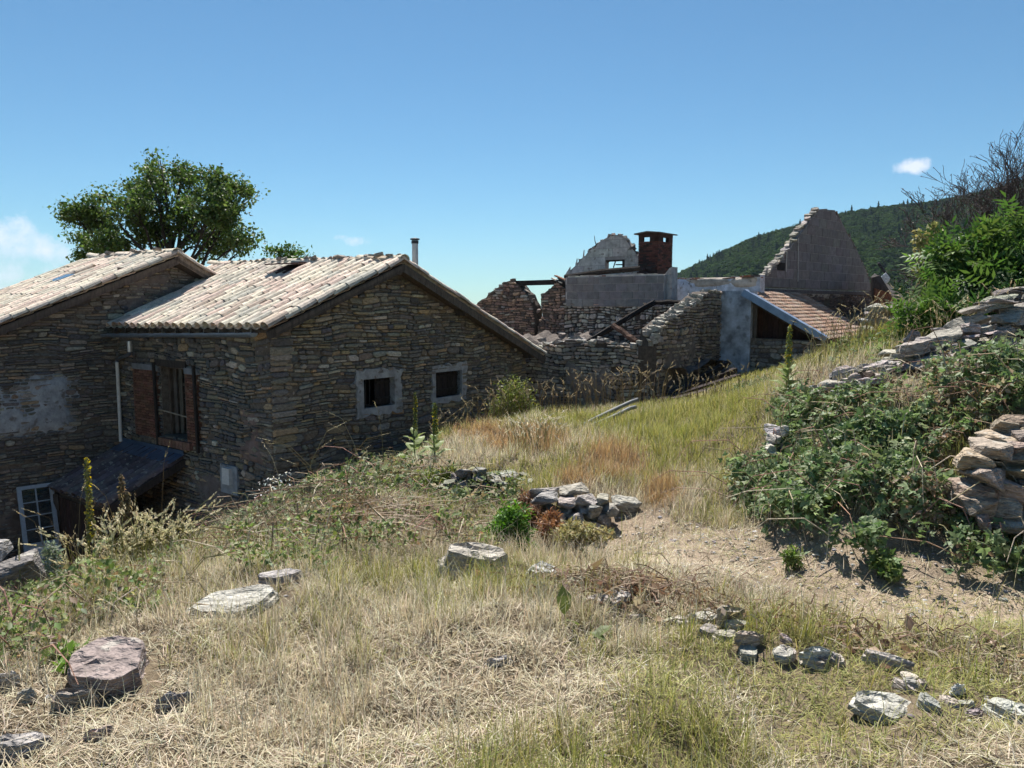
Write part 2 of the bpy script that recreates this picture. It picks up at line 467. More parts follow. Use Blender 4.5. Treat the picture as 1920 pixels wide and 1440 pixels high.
def stone_geo(fr, q, prot, gap):
    cu = sum(p[0] for p in q) / 4; cz = sum(p[1] for p in q) / 4
    ring = []
    for i in range(4):
        c, pv, nx_ = q[i], q[i - 1], q[(i + 1) % 4]
        for o in (pv, nx_):
            L = math.hypot(o[0] - c[0], o[1] - c[1])
            hmin = min(abs(q[3][1] - q[0][1]), abs(q[1][0] - q[0][0]))
            a = min(random.uniform(.03, .7) * hmin / max(L, 1e-4), .45)
            ring.append((c[0] + (o[0] - c[0]) * a, c[1] + (o[1] - c[1]) * a))
    w_, h_ = abs(q[1][0] - q[0][0]), abs(q[3][1] - q[0][1])
    su, sz = max(.3, 1 - gap / max(w_, .02)), max(.3, 1 - gap / max(h_, .02))
    out = []
    for u, z in ring: out.append((cu + (u - cu) * su + random.uniform(-.004, .004), cz + (z - cz) * sz + random.uniform(-.004, .004)))
    tu, tz = random.uniform(-.05, .05), random.uniform(-.12, .12)
    vs = [fr.pt(u, z, -.05) for u, z in out]
    vs += [fr.pt(u, z, prot - .014 + (u - cu) * tu + (z - cz) * tz) for u, z in out]
    k = random.uniform(.7, .88)
    vs += [fr.pt(cu + (u - cu) * (k + .08), cz + (z - cz) * k, prot + (u - cu) * tu + (z - cz) * tz + random.uniform(-.004, .004)) for u, z in out]
    fs = []
    for i in range(8):
        j = (i + 1) % 8
        fs += [(i, j, j + 8, i + 8), (i + 8, j + 8, j + 16, i + 16)]
    fs.append(tuple(range(16, 24)))
    return vs, fs

def pix_of(p):
    d = p - EYE
    c, s_ = math.cos(PITCH), math.sin(PITCH)
    dep = d.y * c - d.z * s_
    if dep < .1: return -9999, -9999, dep
    return 960 + FPX * d.x / dep, 720 - FPX * (d.y * s_ + d.z * c) / dep, dep

def wall_core(name, fr, outline, holes, thick, parent, col=(.12, .10, .08), mat=None, front=-.02):
    def loops(w): return [[fr.pt(u, z, w) for u, z in outline]] + [[fr.pt(u, z, w) for u, z in h] for h in holes]
    L2 = [[Vector((u, z, 0)) for u, z in outline]] + [[Vector((u, z, 0)) for u, z in h] for h in holes]
    tris = tessellate_polygon(L2)
    m = MB()
    f_, b_ = sum(loops(front), []), sum(loops(-thick), [])
    n = len(f_)
    fs = [tuple(t) for t in tris] + [tuple(i + n for i in reversed(t)) for t in tris]
    k = 0
    for lp in L2:
        for i in range(len(lp)):
            a, b = k + i, k + (i + 1) % len(lp)
            fs.append((a, b, b + n, a + n))
        k += len(lp)
    m.add(f_ + b_, fs, col)
    return m.build(name, mat or M_MORTAR, parent)

def rect(u0, u1, z0, z1): return [(u0, z0), (u1, z0), (u1, z1), (u0, z1)]

def masonry(parent, name, fr, outline, holes=(), thick=.5, course=(.042, .18), width=(.14, .58), pal=PAL_BROWN, prot=(.0, .055),
            singles=150, gap=.02, wave=.06, core=(.15, .125, .10), palf=None, loose=False):
    wall = wall_core(name, fr, outline, [h for h in holes], thick, parent, core)
    zs = [p[1] for p in outline]; us = [p[0] for p in outline]
    z = min(zs)
    hb = [(min(p[0] for p in h), max(p[0] for p in h), min(p[1] for p in h), max(p[1] for p in h)) for h in holes]
    stones = []
    ph = random.uniform(0, 100)
    bound = lambda u, zz: zz + wave * noise.noise(Vector((u * 1.1 + ph, zz * 1.4, 0))) * 2 + wave * .5 * noise.noise(Vector((u * 4 + ph, zz * 3, 5)))
    while z < max(zs):
        h = random.choice((random.uniform(*course), random.uniform(course[0], course[0] * .6 + course[1] * .4), random.uniform(course[0], course[0] * .4 + course[1] * .6)))
        iv = poly_iv(outline, z + h * .5) if loose else iv_and(poly_iv(outline, z + .012), poly_iv(outline, z + h - .002))
        for a, b, c, d in hb:
            if z + h > c and z < d: iv = iv_sub(iv, a, b)
        for a, b in iv:
            u = a
            while u < b - .03:
                wd = random.uniform(*width) * (.55 + .45 * h / course[1]) if random.random() < .8 else random.uniform(width[0], width[0] * 1.6)
                if u + wd > b - width[0] * .6: wd = b - u
                q0 = [(u, bound(u, z)), (u + wd, bound(u + wd, z)), (u + wd, bound(u + wd, z + h)), (u, bound(u, z + h))]
                parts = [q0]
                r_ = random.random()
                if h > course[1] * .62 and r_ < .35:
                    k = random.uniform(.35, .65)
                    m1 = (u, q0[0][1] + (q0[3][1] - q0[0][1]) * k); m2 = (u + wd, q0[1][1] + (q0[2][1] - q0[1][1]) * (k + random.uniform(-.12, .12)))
                    parts = [[q0[0], q0[1], m2, m1], [m1, m2, q0[2], q0[3]]]
                elif wd > width[1] * .6 and r_ > .8:
                    sk = random.uniform(-.04, .04); k = random.uniform(.3, .7)
                    b1 = (u + wd * k + sk, q0[0][1] + (q0[1][1] - q0[0][1]) * k); t1 = (u + wd * k - sk, q0[3][1] + (q0[2][1] - q0[3][1]) * k)
                    parts = [[q0[0], b1, t1, q0[3]], [b1, q0[1], q0[2], t1]]
                for q in parts:
                    if random.random() < .03: continue
                    ctr = fr.pt(sum(p[0] for p in q) / 4, sum(p[1] for p in q) / 4)
                    x, y, dep = pix_of(ctr)
                    area = abs((q[1][0] - q[0][0]) * (q[3][1] - q[0][1]))
                    vis = area / max(dep, 1) ** 2 if (-20 < x < 1940 and -20 < y < 1460) else 0
                    pl = palf(q[0][0], q[0][1]) if palf else pal
                    stones.append((vis, q, random.uniform(*prot), pick(pl)))
                u += wd
        z += h
    stones.sort(key=lambda s: -s[0])
    rest = MB()
    for i, (vis, q, pr, c) in enumerate(stones):
        vs, fs = stone_geo(fr, q, pr, gap)
        if i < singles and vis > 0:
            MB().add(vs, fs, c).build('stone', M_STONE, wall, centre=True)
        else: rest.add(vs, fs, c)
    if rest.v:
        o = rest.build('small_stones', M_STONE, wall); o['kind'] = 'stuff'
    return wall

def blocks(parent, name, fr, outline, holes=(), bw=.5, bh=.25, thick=.2, col=(.16, .155, .16), core=(.26, .25, .25), gap=.012, mat=None, shade=.16, z0=None):
    wall = wall_core(name, fr, outline, list(holes), thick, parent, core, M_CONC, front=-.006)
    zs = [p[1] for p in outline]
    z = min(zs) if z0 is None else z0; row = 0
    hb = [(min(p[0] for p in h), max(p[0] for p in h), min(p[1] for p in h), max(p[1] for p in h)) for h in holes]
    while z < max(zs) - .04:
        top = min(z + bh, max(zs) - .002)
        ib, it = poly_iv(outline, z + .01), poly_iv(outline, top - .004)
        for a, b, c, d in hb:
            if top > c + .01 and z < d - .01: ib, it = iv_sub(ib, a, b), iv_sub(it, a, b)
        if len(ib) != len(it): ib = it = iv_and(ib, it)
        for (a, b), (a2, b2) in zip(ib, it):
            k = math.floor(min(a, a2) / bw) - 1
            while True:
                u0 = (k + (row % 2) * .5) * bw; u1 = u0 + bw; k += 1
                if u0 > max(b, b2): break
                g = gap / 2
                q = [max(u0, a) + g, min(u1, b) - g, min(u1, b2) - g, max(u0, a2) + g]
                if q[1] - q[0] < .05: continue
                if q[2] < q[3] + .01: q[2] = q[3] = min(max((q[2] + q[3]) / 2, q[0]), q[1]); q[2] += .005; q[3] -= .005
                p_ = random.uniform(.003, .012)
                m = MB()
                vs = [fr.pt(u + e * sg, zz, w) for w, e in ((-.03, 0), (p_ - .004, 0), (p_, .008)) for u, zz, sg in
                      ((q[0], z + g + e, 1), (q[1], z + g + e, -1), (q[2], top - g - e, -1), (q[3], top - g - e, 1))]
                fs = [(i + o, (i + 1) % 4 + o, (i + 1) % 4 + 4 + o, i + 4 + o) for o in (0, 4) for i in range(4)] + [(8, 9, 10, 11)]
                m.add(vs, fs, jit(col, shade)).build('block', mat or M_CONC, wall, centre=True)
        z += bh; row += 1
    return wall

def patch(parent, name, fr, poly, thick=.045, col=(.2, .17, .15), seed=0., step=.05, mat=None, cover=.5):
    """worn render over the stones: a lumpy sheet that sinks between them towards its ragged edge"""
    us = [p[0] for p in poly]; zs = [p[1] for p in poly]
    nu, nz_ = max(3, int((max(us) - min(us)) / step)), max(3, int((max(zs) - min(zs)) / step))
    V, F = [], []
    cu, cz = (max(us) + min(us)) / 2, (max(zs) + min(zs)) / 2
    ru, rz = (max(us) - min(us)) / 2, (max(zs) - min(zs)) / 2
    for j in range(nz_ + 1):
        for i in range(nu + 1):
            u = min(us) + (max(us) - min(us)) * i / nu; z = min(zs) + (max(zs) - min(zs)) * j / nz_
            e = max(abs(u - cu) / ru, abs(z - cz) / rz)
            m = 1 - e ** 3 * 1.6 + (cover - .5) * 2 + 1.1 * fbm(u + seed, z, seed, 1.6, 4)
            w = -.045 + (thick + .045) * max(0, min(1, m * .8))
            V.append(fr.pt(u, z, w))
    for j in range(nz_):
        for i in range(nu):
            a = j * (nu + 1) + i
            F.append((a, a + 1, a + nu + 2, a + nu + 1))
    m = MB(); m.add(V, F, col)
    return m.build(name, mat or M_RENDER, parent, smooth=True)

# ------------------------------------------------------------------ canal tile roofs
TILE_PAL = [((.60, .51, .43), 5), ((.56, .45, .37), 3.4), ((.64, .56, .48), 3), ((.47, .355, .295), 1.6), ((.50, .455, .40), 2), ((.36, .295, .25), 1)]
def tile_geo(L=.54, r0=.126, r1=.098, th=.016, seg=6, bend=0.0):
    vs, fs = [], []
    for x, r in ((0, r0), (L * .5, (r0 + r1) / 2), (L, r1)):
        for rr in (r, r - th):
            for k in range(seg + 1):
                a = math.pi * k / seg
                vs.append((x, math.cos(a) * rr, math.sin(a) * rr * .86 + (bend if x == L * .5 else 0)))
    n = seg + 1
    for i in range(2):
        for k in range(seg):
            o, o2 = i * 2 * n, (i + 1) * 2 * n
            fs += [(o + k, o + k + 1, o2 + k + 1, o2 + k), (o + n + k + 1, o + n + k, o2 + n + k, o2 + n + k + 1)]
        fs += [(i * 2 * n, (i + 1) * 2 * n, (i + 1) * 2 * n + n, i * 2 * n + n), (i * 2 * n + n - 1, i * 2 * n + 2 * n - 1, (i + 1) * 2 * n + 2 * n - 1, (i + 1) * 2 * n + n - 1)]
    for k in range(seg):
        fs += [(k, n + k, n + k + 1, k + 1), (4 * n + k + 1, 4 * n + n + k + 1, 4 * n + n + k, 4 * n + k)]
    return vs, fs
TILE_VAR = []
for i in range(16):
    vs, fs = tile_geo(L=.54 + random.uniform(-.02, .02), r0=.126 + random.uniform(-.008, .008), bend=random.uniform(-.006, .006))
    c = pick(TILE_PAL, (1, .985, .96))
    TILE_VAR.append((np.array(vs), fs, c, np_mesh('canal_tile', np.array(vs), fs, M_TILE, np.array(c))))

DARK_VAR = []
for i in range(8):
    vs, fs = tile_geo(L=.5, r0=.118 + random.uniform(-.006, .006))
    c = jit((.15, .115, .115), .35)
    DARK_VAR.append((np.array(vs), fs, c, np_mesh('canal_tile', np.array(vs), fs, M_TILE, np.array(c))))

def tile_roof(parent, name, E0, E1, R1, R0, pitch_w=.30, pitch_l=.41, singles=300, deck=.07, tiles=True, skip=None, wood=(.10, .08, .065), var=None):
    """deck plus cover tiles between eave E0-E1 and ridge R0-R1"""
    var = var or TILE_VAR
    E0, E1, R0, R1 = map(Vector, (E0, E1, R0, R1))
    S = lambda s, t: (E0 * (1 - s) + E1 * s) * (1 - t) + (R0 * (1 - s) + R1 * s) * t
    nrm = (E1 - E0).cross(R0 - E0).normalized()
    if nrm.z < 0: nrm = -nrm
    d = MB()
    a = [S(0, .03), S(1, .03), S(1, 1), S(0, 1)]
    d.add([p - nrm * .125 for p in a] + [p - nrm * (.125 + deck) for p in a], [(0, 1, 2, 3), (7, 6, 5, 4), (0, 4, 5, 1), (1, 5, 6, 2), (2, 6, 7, 3), (3, 7, 4, 0)], wood)
    roof = d.build(name, M_WOOD, parent)
    nc = max(2, round((E1 - E0).length / pitch_w)); nr = max(2, round((R0 - E0).length / pitch_l))
    cand = []
    for i in range(nc + 1):
        for j in range(nr):
            s, t = min(max((i + .5 * 0) / nc, .012), .988), j / nr
            if skip and skip(s, t): continue
            p = S(s, t); up = (S(s, min(t + .05, 1)) - S(s, max(t - .05, 0))).normalized()
            al = (S(min(s + .05, 1), t) - S(max(s - .05, 0), t)).normalized()
            nn = up.cross(al)
            if nn.z < 0: nn = -nn; al = -al
            sag = .018 * fbm(i * .35, j * .5, 2.2, 1) 
            ang = random.gauss(0, .028) + (random.gauss(0, .12) if random.random() < .05 else 0)
            tilt = -.045 + random.gauss(0, .014)
            mat_ = Matrix((up, al, nn)).transposed().to_4x4()
            mat_ = Matrix.Translation(p - nn * (.052 - sag) + nn * .03 + up * random.gauss(-.03, .014)) @ mat_ @ Matrix.Rotation(ang, 4, 'Z') @ Matrix.Rotation(-tilt * -1, 4, 'Y')
            x, y, dep = pix_of(p)
            vis = 1 / max(dep, 1) ** 2 if (-15 < x < 1935 and -10 < y < 1450) else 0
            cand.append((vis, mat_, random.randrange(len(var))))
    cand.sort(key=lambda c: -c[0])
    rest = MB(); po = org(roof)
    for k, (vis, mt, vi) in enumerate(cand):
        vs, fs, c, me = var[vi]
        if k < singles and vis > 0:
            o = bpy.data.objects.new('tile', me); COL.objects.link(o); o.parent = roof
            o.matrix_basis = Matrix.Translation(-po) @ mt
            ORG[o.name] = mt.translation.copy()
        else: rest.add([mt @ Vector(v) for v in vs], fs, c)
    if rest.v: rest.build('far_tiles', M_TILE, roof)['kind'] = 'stuff'
    ch = MB()
    for i in range(nc):
        s0, s1 = (i + .02) / nc, (i + .98) / nc
        for j in range(nr):
            t0, t1 = j / nr, (j + 1.12) / nr
            c = jit(random.choice(var)[2], .15); vs = []
            for t, dz in ((t0, -.045), (min(t1, 1), -.075)):
                for k in range(5):
                    s = s0 + (s1 - s0) * k / 4
                    vs.append(S(s, t) + nrm * (dz - .035 + .05 * ((k - 2) / 2) ** 2))
            ch.add(vs, [(k, k + 1, k + 6, k + 5) for k in range(4)], c)
    ch.build('channel_tiles', M_TILE, roof)['kind'] = 'stuff'
    return roof, S, nrm

def ridge_tiles(parent, A_, B_, n, rise=.03, stones=0, jitter=.03):
    A_, B_ = Vector(A_), Vector(B_)
    d = (B_ - A_); x = d.normalized(); y = Vector((0, 0, 1)).cross(x).normalized(); z = x.cross(y)
    po = org(parent)
    for i in range(n):
        vs, fs, c, me = random.choice(TILE_VAR)
        mt = Matrix((x, y, z)).transposed().to_4x4()
        mt = Matrix.Translation(A_ + d * (i / n) + Vector((0, 0, rise + random.uniform(-.5, .5) * jitter))) @ mt @ Matrix.Rotation(random.gauss(0, .07), 4, 'Z') @ Matrix.Rotation(random.gauss(-.04, .04), 4, 'Y') @ Matrix.Scale(1.22, 4)
        o = bpy.data.objects.new('ridge_tile', me); COL.objects.link(o); o.parent = parent
        o.matrix_basis = Matrix.Translation(-po) @ mt; ORG[o.name] = mt.translation.copy()

# ------------------------------------------------------------------ rocks
def rock_bm(size, seed=0, pts=16, rough=.05, layers=True, cuts=1, dome=.0):
    """a bedded schist stone: an angular outline, split into uneven beds that make ledges"""
    r = random.Random(seed)
    n = {0: 9, 1: 13, 2: 28}[cuts]; m = {0: 1, 1: 2, 2: 3}[cuts]
    k = r.randint(5, 7)
    ca = sorted((i + r.uniform(-.32, .32)) * 2 * math.pi / k for i in range(k))
    cr = [r.uniform(.78, 1.08) for _ in range(k)]
    corner = [(math.cos(a) * q, math.sin(a) * q) for a, q in zip(ca, cr)]
    def outline(a):      # distance to the polygon edge in direction a
        d = (math.cos(a), math.sin(a)); best = 1.0
        for i in range(k):
            (x0, y0), (x1, y1) = corner[i], corner[(i + 1) % k]
            ex, ey = x1 - x0, y1 - y0; den = d[0] * ey - d[1] * ex
            if abs(den) < 1e-6: continue
            t = (x0 * ey - y0 * ex) / den; s_ = (x0 * d[1] - y0 * d[0]) / den
            if t > 0 and -1e-6 <= s_ <= 1 + 1e-6: best = t
        return best
    bm = bmesh.new(); rings = []
    zs = [0.0]
    for j in range(m): zs.append(zs[-1] + r.uniform(.5, 1.5))
    zs = [z / zs[-1] - .5 for z in zs]
    tx, ty = r.uniform(-.5, .5), r.uniform(-.5, .5)
    def ring(z, j, sc, dz):
        out = []
        for i in range(n):
            a = 2 * math.pi * i / n + (r.uniform(-.3, .3) * math.pi / n)
            q = outline(a) * sc * (1 + .14 * noise.noise(Vector((math.cos(a) * 1.3, math.sin(a) * 1.3, j * 2.7 + seed))) + rough * 1.6 * noise.noise(Vector((math.cos(a) * 5, math.sin(a) * 5, j * 1.3 + seed * 3))))
            x, y = math.cos(a) * q * .5, math.sin(a) * q * .5
            nn_ = noise.noise(Vector((x * 3, y * 3, seed + j)))
            if j >= m: nn_ = math.floor(nn_ * 3.2) / 3.2
            zz = z + dz * nn_ + tx * x + ty * y
            out.append(bm.verts.new((x * size[0], y * size[1], zz * size[2])))
        return out
    for j in range(m):
        f0, f1 = zs[j] + .5, zs[j + 1] + .5
        base = 1 - dome * f0 ** 1.5
        sj = base * (1 + r.uniform(-.16, .06)) * (.9 if j == 0 else 1)
        if j == m - 1: sj *= .93
        rings.append(ring(zs[j], j, sj, .05)); rings.append(ring(zs[j + 1] - .02, j, sj * (1 - dome * .35) * r.uniform(.94, 1.0), .08))
    rings.append(ring(.5 + .02, m, (1 - dome) * .78, .3))
    if cuts: rings.append(ring(.5 + .05, m, (1 - dome) * .55, .42)); rings.append(ring(.5 + .05, m, (1 - dome) * .28, .42))
    for a_, b_ in zip(rings[:-1], rings[1:]):
        for i in range(n): bm.faces.new((a_[i], a_[(i + 1) % n], b_[(i + 1) % n], b_[i]))
    bm.faces.new(rings[-1]); bm.faces.new(list(reversed(rings[0])))
    bmesh.ops.triangulate(bm, faces=bm.faces)
    bmesh.ops.recalc_face_normals(bm, faces=bm.faces)
    return bm

def block_bm(size, seed=0, rough=.04, cuts=1):
    """an angular broken block"""
    r = random.Random(seed); bm = bmesh.new()
    for _ in range(15 if cuts else 11):
        v = Vector((r.gauss(0, 1), r.gauss(0, 1), r.gauss(0, 1))).normalized()
        e = .62
        v = Vector([math.copysign(abs(c) ** e, c) for c in v])
        v = Vector((v.x * .55 * size[0], v.y * .55 * size[1], v.z * .55 * size[2])) * r.uniform(.86, 1.04)
        bm.verts.new(v)
    res = bmesh.ops.convex_hull(bm, input=bm.verts)
    bmesh.ops.delete(bm, geom=list({g for g in res['geom_interior'] + res['geom_unused'] if isinstance(g, bmesh.types.BMVert)}), context='VERTS')
    bmesh.ops.dissolve_limit(bm, angle_limit=R(18), verts=bm.verts, edges=bm.edges)
    bmesh.ops.bevel(bm, geom=list(bm.edges), offset=min(size) * .06, segments=1, affect='EDGES', clamp_overlap=True)
    bmesh.ops.triangulate(bm, faces=bm.faces)
    if cuts:
        bmesh.ops.subdivide_edges(bm, edges=[e for e in bm.edges if e.calc_length() > max(size) * .22], cuts=1)
        bmesh.ops.triangulate(bm, faces=bm.faces)
    k = max(size)
    for v in bm.verts:
        q = v.co * (4.2 / k) + Vector((seed * 1.7, 0, 0))
        v.co += v.co.normalized() * (noise.noise(q) + .6 * noise.noise(q * 2.4)) * rough * k
    bmesh.ops.recalc_face_normals(bm, faces=bm.faces)
    return bm

def rock(name, pos, size, rot=(0, 0, 0), seed=0, col=(.3, .29, .28), parent=None, label=None, group=None, sink=.3, rough=.05, cuts=1, pts=16, cat='stone', mat=None, dome=.06, style=None):
    if style is None: style = 'slab' if size[2] < .42 * size[0] else 'block'
    bm = block_bm(size, seed, rough, cuts) if style == 'block' else rock_bm(size, seed, pts, rough, True, cuts, dome)
    me = bpy.data.meshes.new(name)
    bm.to_mesh(me); bm.free()
    c = np.tile(np.array([*jit(col, .12, random.Random(seed)), 1], dtype=np.float32), (len(me.vertices), 1))
    me.color_attributes.new('Col', 'FLOAT_COLOR', 'POINT').data.foreach_set('color', c.ravel())
    me.materials.append(mat or M_ROCK)
    o = bpy.data.objects.new(name, me); COL.objects.link(o)
    if parent is not None: o.parent = parent
    o.location = Vector(pos) - org(parent); o.rotation_euler = rot
    ORG[o.name] = Vector(pos)
    if label: tagged(o, label, cat, group)
    return o

# ================================================================== buildings
TH = math.atan2(2073 - 960, FPX)
D1 = Vector((math.sin(TH), math.cos(TH), 0))          # along the gables, away to the right
D2 = Vector((-math.cos(TH), math.sin(TH), 0))         # along the eaves, away to the left
NG, NE = -D2, -D1                                     # the two faces towards the viewer
A = P(508, 700, 15.0); A.z = 0
FG, FE = Frame(A, D1, NG), Frame(A, D2, NE)
VL = FE.pix(224, 700)[0]
FL = Frame(A + D2 * VL, D1, NG)
LU = FG.pix(986, 720)[0]

def wall_win(fr, x0, x1, y0, y1):
    a, b = fr.pix(x0, y0), fr.pix(x1, y0); c, d = fr.pix(x0, y1), fr.pix(x1, y1)
    return (a[0] + c[0]) / 2, (b[0] + d[0]) / 2, (c[1] + d[1]) / 2, (a[1] + b[1]) / 2

# ---------------------------------------------------------------- main stone house
def main_house():
    h = thing('stone_house', 'dark rubble-stone gabled house with two small white-framed windows and clay tile roof', 'house', FG.pt(0, -4.3))
    VO = .38
    ur, zr = FG.pix(757, 486, VO); ul, zl = FG.pix(503, 611, VO); u2, z2 = FG.pix(1023, 663, VO)
    sl, sr = (zr - zl) / (ur - ul), (zr - z2) / (u2 - ur)
    drop = .22
    # gable wall
    w1 = wall_win(FG, 680, 738, 709, 762); w2 = wall_win(FG, 815, 864, 696, 743)
    top = lambda u: (zr - (ur - u) * sl if u < ur else zr - (u - ur) * sr) - drop
    gout = [(0, -4.4), (LU, -3.0), (LU, top(LU)), (ur, top(ur)), (0, top(0))]
    def gpal(u, z):
        if z > .9 and u < 2.5 and random.random() < .5: return [((.21, .165, .105), 3), ((.19, .16, .11), 3), ((.15, .13, .1), 2)]
        return PAL_BROWN
    gw = masonry(h, 'gable_wall', FG, gout, [rect(*w1), rect(*w2)], .5, singles=185, palf=gpal)
    # dressed corner stones
    z = -2.2; k = 0
    while z < top(0) - .2:
        hh = random.uniform(.1, .2); L = random.uniform(.35, .62)
        q = [(0.0, z), (L, z + .01), (L, z + hh), (0.0, z + hh)]
        vs, fs = stone_geo(FG, q, .05, .012); MB().add(vs, fs, pick(PAL_BROWN)).build('quoin', M_STONE, gw, centre=True)
        z += hh + random.choice((0, 0, .1))
    # eaves wall
    wz = wall_win(FE, 353, 303, 688, 820)
    ez = top(0) + .1
    hole = rect(wz[0], wz[1], wz[2], wz[3])
    ew = masonry(h, 'eaves_wall', FE, [(0, -4.4), (VL + .3, -4.4), (VL + .3, ez), (0, ez)], [hole], .5, singles=110, pal=[((.13, .115, .09), 4), ((.10, .095, .088), 5), ((.2, .15, .1), 1.6), ((.07, .07, .072), 3), ((.25, .23, .2), 1)])
    patch(ew, 'render_patch', FE, rect(.25, 1.35, -1.75, -.35), .05, (.20, .145, .125), 3.3, cover=.45)
    patch(ew, 'render_patch', FE, rect(1.2, 3.2, -4.0, -1.9), .05, (.17, .14, .125), 8.1, cover=.55)
    patch(gw, 'render_patch', FG, rect(.3, 1.6, -2.9, -1.6), .04, (.18, .14, .12), 5.9, cover=.35)
    # hidden back walls and floor close the inside
    b = MB()
    b.box(FG.pt(LU, -4.4, -.5), D2 * (VL + .8), -D1 * .5, (0, 0, top(LU) + 4.3), (.12, .1, .08))
    b.build('rear_wall', M_MORTAR, h)
    b = MB(); b.box(FG.pt(.4, -4.4, -VL - .3), D1 * (LU - .8), D2 * .4, (0, 0, 4.4 + top(LU)), (.12, .1, .08)); b.build('end_wall', M_MORTAR, h)
    # gable windows
    for (x0, x1, y0, y1), wr, so in (((667, 752, 691, 776), w1, 0), ((807, 873, 681, 753), w2, 1)):
        s_ = wall_win(FG, x0, x1, y0, y1)
        win = MB()
        # surround: four rough bands of white mortar with uneven outer edges
        outer = []
        for (ua, za), (ub, zb) in zip(rect(*s_), rect(*s_)[1:] + rect(*s_)[:1]):
            for q in range(9):
                f = q / 9
                outer.append((ua + (ub - ua) * f + random.uniform(-.055, .045), za + (zb - za) * f + random.uniform(-.05, .04)))
        L2 = [[Vector((u, z, 0)) for u, z in outer], [Vector((u, z, 0)) for u, z in rect(*wr)]]
        tr = tessellate_polygon(L2); al = outer + rect(*wr); n = len(al)
        fr_ = [FG.pt(u, z, .045) for u, z in al]; bk = [FG.pt(u, z, -.03) for u, z in outer] + [FG.pt(u, z, -.32) for u, z in rect(*wr)]
        fs = [tuple(t) for t in tr]
        m0 = len(outer)
        fs += [(i, (i + 1) % m0, (i + 1) % m0 + n, i + n) for i in range(m0)]
        fs += [(m0 + i, m0 + (i + 1) % 4, m0 + (i + 1) % 4 + n, m0 + i + n) for i in range(4)]
        win.add(fr_ + bk, fs, (.33, .325, .315))
        wo = win.build('window', M_RENDER, h)
        fm = MB()
        for (a, b_) in ((rect(*wr)[i], rect(*wr)[(i + 1) % 4]) for i in range(4)):
            fm.bar(FG.pt(*a, -.2), FG.pt(*b_, -.2), .05, .05, NG, (.05, .04, .035))
        fm.build('frame', M_WOOD, wo)
        mid = wr[0] + (wr[1] - wr[0]) * (.5 if so == 0 else .02)
        nb = 3 if so == 0 else 5
        for q in range(nb):
            a = mid + (wr[1] - mid) * q / nb; b2 = mid + (wr[1] - mid) * (q + 1) / nb
            MB().box(FG.pt(a + .006, wr[2] + .02, -.12), D1 * (b2 - a - .012), -NG * .03, (0, 0, wr[3] - wr[2] - .04), jit((.028, .022, .019))).build('shutter_board', M_WOOD, wo)
        for zz in (.22, .78):
            MB().box(FG.pt(mid + .03, wr[2] + (wr[3] - wr[2]) * zz, -.09), D1 * (wr[1] - mid - .05), -NG * .028, (0, 0, .05), (.03, .025, .02)).build('shutter_batten', M_WOOD, wo)
        if so == 0:
            for q in (.12, .24, .36):
                u = wr[0] + (wr[1] - wr[0]) * q
                MB().bar(FG.pt(u, wr[2], -.16), FG.pt(u, wr[3], -.16), .018, .018, NG, (.06, .05, .045)).build('window_bar', M_WOOD, wo)
        MB().box(FG.pt(wr[0] - .05, wr[2] - .05, -.6), D1 * (wr[1] - wr[0] + .1), -NG * .02, (0, 0, wr[3] - wr[2] + .1), (.02, .018, .017)).build('unlit_room_panel', M_WOOD, wo)  # near-black sheet behind the opening, its colour standing in for the dark room
    # tall window above the porch
    win = MB()
    win.bar(FE.pt(wz[0] - .02, wz[3] + .07, -.1), FE.pt(wz[1] + .15, wz[3] + .07, -.1), .3, .16, (0, 0, 1), (.05, .04, .033))
    wo = win.build('window', M_WOOD, h)
    wo['label'] = 'tall window between brick-faced jambs with a rail across it'
    sash = MB()
    for u in (wz[0] + .03, wz[1] - .03): sash.bar(FE.pt(u, wz[2], -.22), FE.pt(u, wz[3], -.22), .07, .06, NE, (.09, .07, .055))
    sash.bar(FE.pt(wz[0], wz[3] - .04, -.22), FE.pt(wz[1], wz[3] - .04, -.22), .07, .07, (0, 0, 1), (.09, .07, .055))
    sash.build('frame', M_WOOD, wo)
    for q in range(3):
        a = wz[1] - .06 - q * .15
        MB().box(FE.pt(a, wz[2] + .03, -.30 - q * .05), -D2 * .14, NE * .03, (0, 0, wz[3] - wz[2] - .1), jit((.10, .085, .07))).build('door_board', M_WOOD, wo)
    MB().tube([FE.pt(wz[0] - .02, wz[2] + .52, .03), FE.pt(wz[1] + .1, wz[2] + .60, .03)], .016, 8, (.32, .27, .2)).build('rail', M_WOOD, wo)
    for ua, ub in ((wall_win(FE, 300, 257, 690, 830)[0:2]), (wall_win(FE, 376, 354, 690, 830)[0:2])):
        ua, ub = min(ua, ub), max(ua, ub)
        jm = MB(); z = wz[2] - .08; row = 0
        while z < wz[3] - .14:
            u = ua - (row % 2) * .06
            while u < ub:
                a, b2 = max(u, ua), min(u + .2, ub)
                if b2 - a > .03: jm.box(FE.pt(a + .004, z, -.02), D2 * (b2 - a - .008), NE * (.085 + random.uniform(0, .008)), (0, 0, .052), jit((.165, .085, .058), .35))
                u += .2
            z += .062; row += 1
        o = jm.build('brick_jamb', M_BRICK, wo); o['kind'] = 'stuff'
        MB().box(FE.pt(ua - .02, wz[3] - .12, -.02), D2 * (ub - ua + .04), NE * .095, (0, 0, .13), (.20, .21, .22)).build('jamb_cap', M_CONC, wo)
    for u, lean in ((wall_win(FE, 300, 257, 690, 830)[0] - .03, -.0), (wall_win(FE, 376, 354, 690, 830)[0] - .0, .0)):
        MB().bar(FE.pt(u, wz[2] - .22, .1), FE.pt(u + .05, wz[3] + .08, .1), .07, .05, NE, (.035, .03, .026)).build('shutter_edge', M_WOOD, wo)
    u0 = wz[0] - .2
